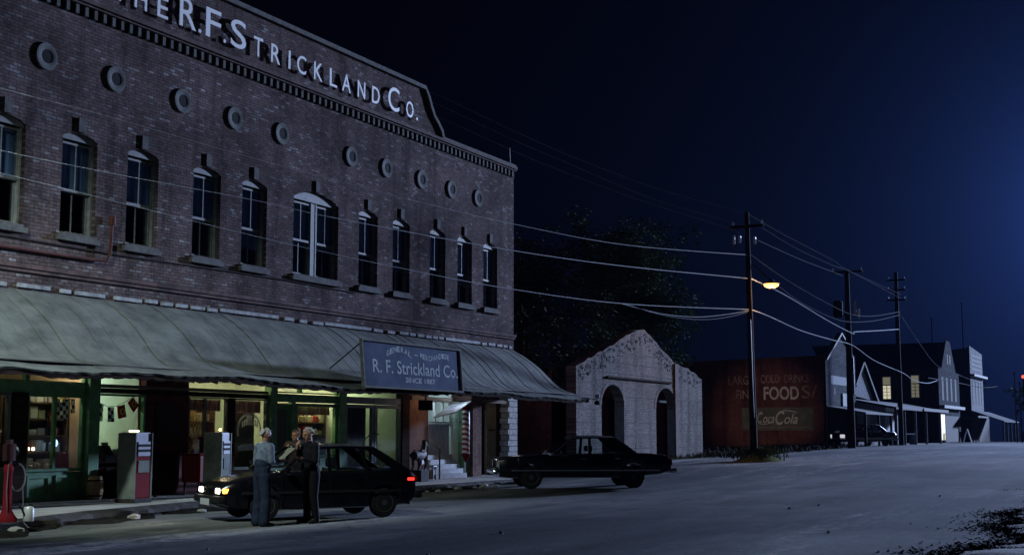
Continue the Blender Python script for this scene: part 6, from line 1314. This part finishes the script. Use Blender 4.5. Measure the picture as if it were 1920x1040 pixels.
for k in range(12):
    x = rnd.uniform(14, 40); y = rnd.uniform(4, 14); q_ = rnd.uniform(.015, .04); mb = MB(); bm = bmesh.new(); bmesh.ops.create_icosphere(bm, subdivisions=1, radius=q_); mb.bm(bm, Matrix.Translation((x, y, terr(x)+.012+q_*.5)))
    tag(mb.build('pebble', M_PORC), 'small pale pebble lying loose on the open asphalt', 'pebble', 'pale pebbles on the road')
# ================================================================ TREES
def tree(x, y, h, cr, lab, seed, n=15000, ls=.15):
    t_ = thing('tree', lab, 'tree', (x, y, terr(x))); rt = random.Random(seed); tk = MB(); z0 = terr(x); tips = []
    tk.tube([(x, y, z0-.2), (x+.2, y+.1, z0+h*.25), (x-.1, y, z0+h*.55), (x+.2, y, z0+h*.8)], .42, 10, .10)
    for k in range(16):
        f = rt.uniform(.22, .8); b_ = Vector((x+.1, y, z0+h*f)); a = rt.uniform(0, 6.28); ln = cr*rt.uniform(.5, .95)*(1.15-.45*f); e = b_+Vector((math.cos(a)*ln, math.sin(a)*ln, ln*rt.uniform(.1, .6))); m_ = (b_+e)/2+Vector((0, 0, .35))
        tk.tube([b_, m_, e], .13, 6, .03); tips += [e, m_, (m_+e)/2]
    tips += [Vector((x+rt.gauss(0, cr*.3), y+rt.gauss(0, cr*.3), z0+h*rt.uniform(.65, .98))) for _ in range(12)]
    tk.build('trunk', M_BARK, t_, smooth=True); V = []; Fc = []; cl = []
    for tp in tips:
        for _ in range(4): cl.append((tp+Vector((rt.gauss(0, .9), rt.gauss(0, .9), rt.gauss(0, .7))), rt.uniform(.45, 1.1)))
    for k in range(n):
        c_, s_ = rt.choice(cl); d = Vector((rt.gauss(0, 1), rt.gauss(0, 1), rt.gauss(0, .7))).normalized()*s_*rt.random()**.4; p = c_+d
        a = Vector((rt.gauss(0, 1), rt.gauss(0, 1), rt.gauss(0, 1))).normalized(); b_ = a.orthogonal().normalized(); q_ = ls*rt.uniform(.5, 1.2); i = len(V)
        V += [tuple(p-a*q_), tuple(p+b_*q_*.5), tuple(p+a*q_), tuple(p-b_*q_*.5)]; Fc.append((i, i+1, i+2, i+3))
    cm = MB(); cm.v = V; cm.f = Fc; cm.build('crown', M_LEAF, t_)
tree(74, 31.5, 14.5, 5.0, 'tallest dark tree rising above the whitewashed gable', 1); tree(70, 36.5, 12.5, 4.8, 'dim broad tree just right of the brick store corner', 2); tree(80, 31.5, 13.2, 3.2, 'narrow dim tree at the right of the group behind the gable', 3); tree(66, 33.0, 9.0, 3.4, 'low dark tree behind the whitewashed gable roof', 4, 4000)
for i, (x, y, h) in enumerate(((190, 30, 9), (200, 12, 8), (205, 2, 9), (185, 44, 11), (215, 20, 10))):
    tree(x, y, h, 5, ['dark far tree behind the white false front', 'dark far tree at the right end of the street', 'farthest right dark tree at the frame edge', 'dark tree far behind the link building', 'dark tree low on the far horizon'][i], 20+i, 1500, .5)
# far red signal
q_ = gy(1919, 706, 10); rs_ = thing('signal_light', 'small red signal light on a thin post at the far right edge', 'signal', (q_.x, 10, terr(q_.x))); MB().tube([(q_.x, 10, terr(q_.x)-1), (q_.x, 10, q_.z)], .06, 8).build('post', M_POLE, rs_)
MB().ball((q_.x-.2, 10, q_.z), .10).build('red_lens', mat('red_glow', (1, .06, .03), emit=4), rs_)
cl_ = thing('twin_floodlight', 'pair of small floodlight heads on the far corner of the tin awning', 'floodlight', (44.1, 19.05, 2.85))
MB().box(43.85, 44.2, 19.03, 19.07, 2.84, 2.88).build('bracket', M_DARK, cl_)
MB().lathe([(.03, 2.88), (.09, 2.93), (.10, 3.02), (.03, 3.05)], (44.15, 19.02, 0), 12).build('lamp_head', M_PORC, cl_, smooth=True); MB().lathe([(.03, 2.83), (.09, 2.78), (.10, 2.69), (.03, 2.66)], (44.12, 19.02, 0), 12).build('lamp_head', M_BLACK, cl_, smooth=True)
# ================================================================ night air
hz = MB(); hz.box(-70, 330, -120, 130, -30, 60); ho = hz.build('haze', bpy.data.materials.new('haze_air')); ho['kind'] = 'stuff'
hm = ho.data.materials[0]; n, l = nt(hm); n.clear(); o_ = n.new('ShaderNodeOutputMaterial'); pv = n.new('ShaderNodeVolumePrincipled'); pv.inputs['Density'].default_value = HAZE_D; pv.inputs['Color'].default_value = (.30, .46, 1, 1); pv.inputs['Anisotropy'].default_value = .55; l.new(pv.outputs[0], o_.inputs['Volume'])
for o in bpy.data.objects:
    if '_local' in o: del o['_local']
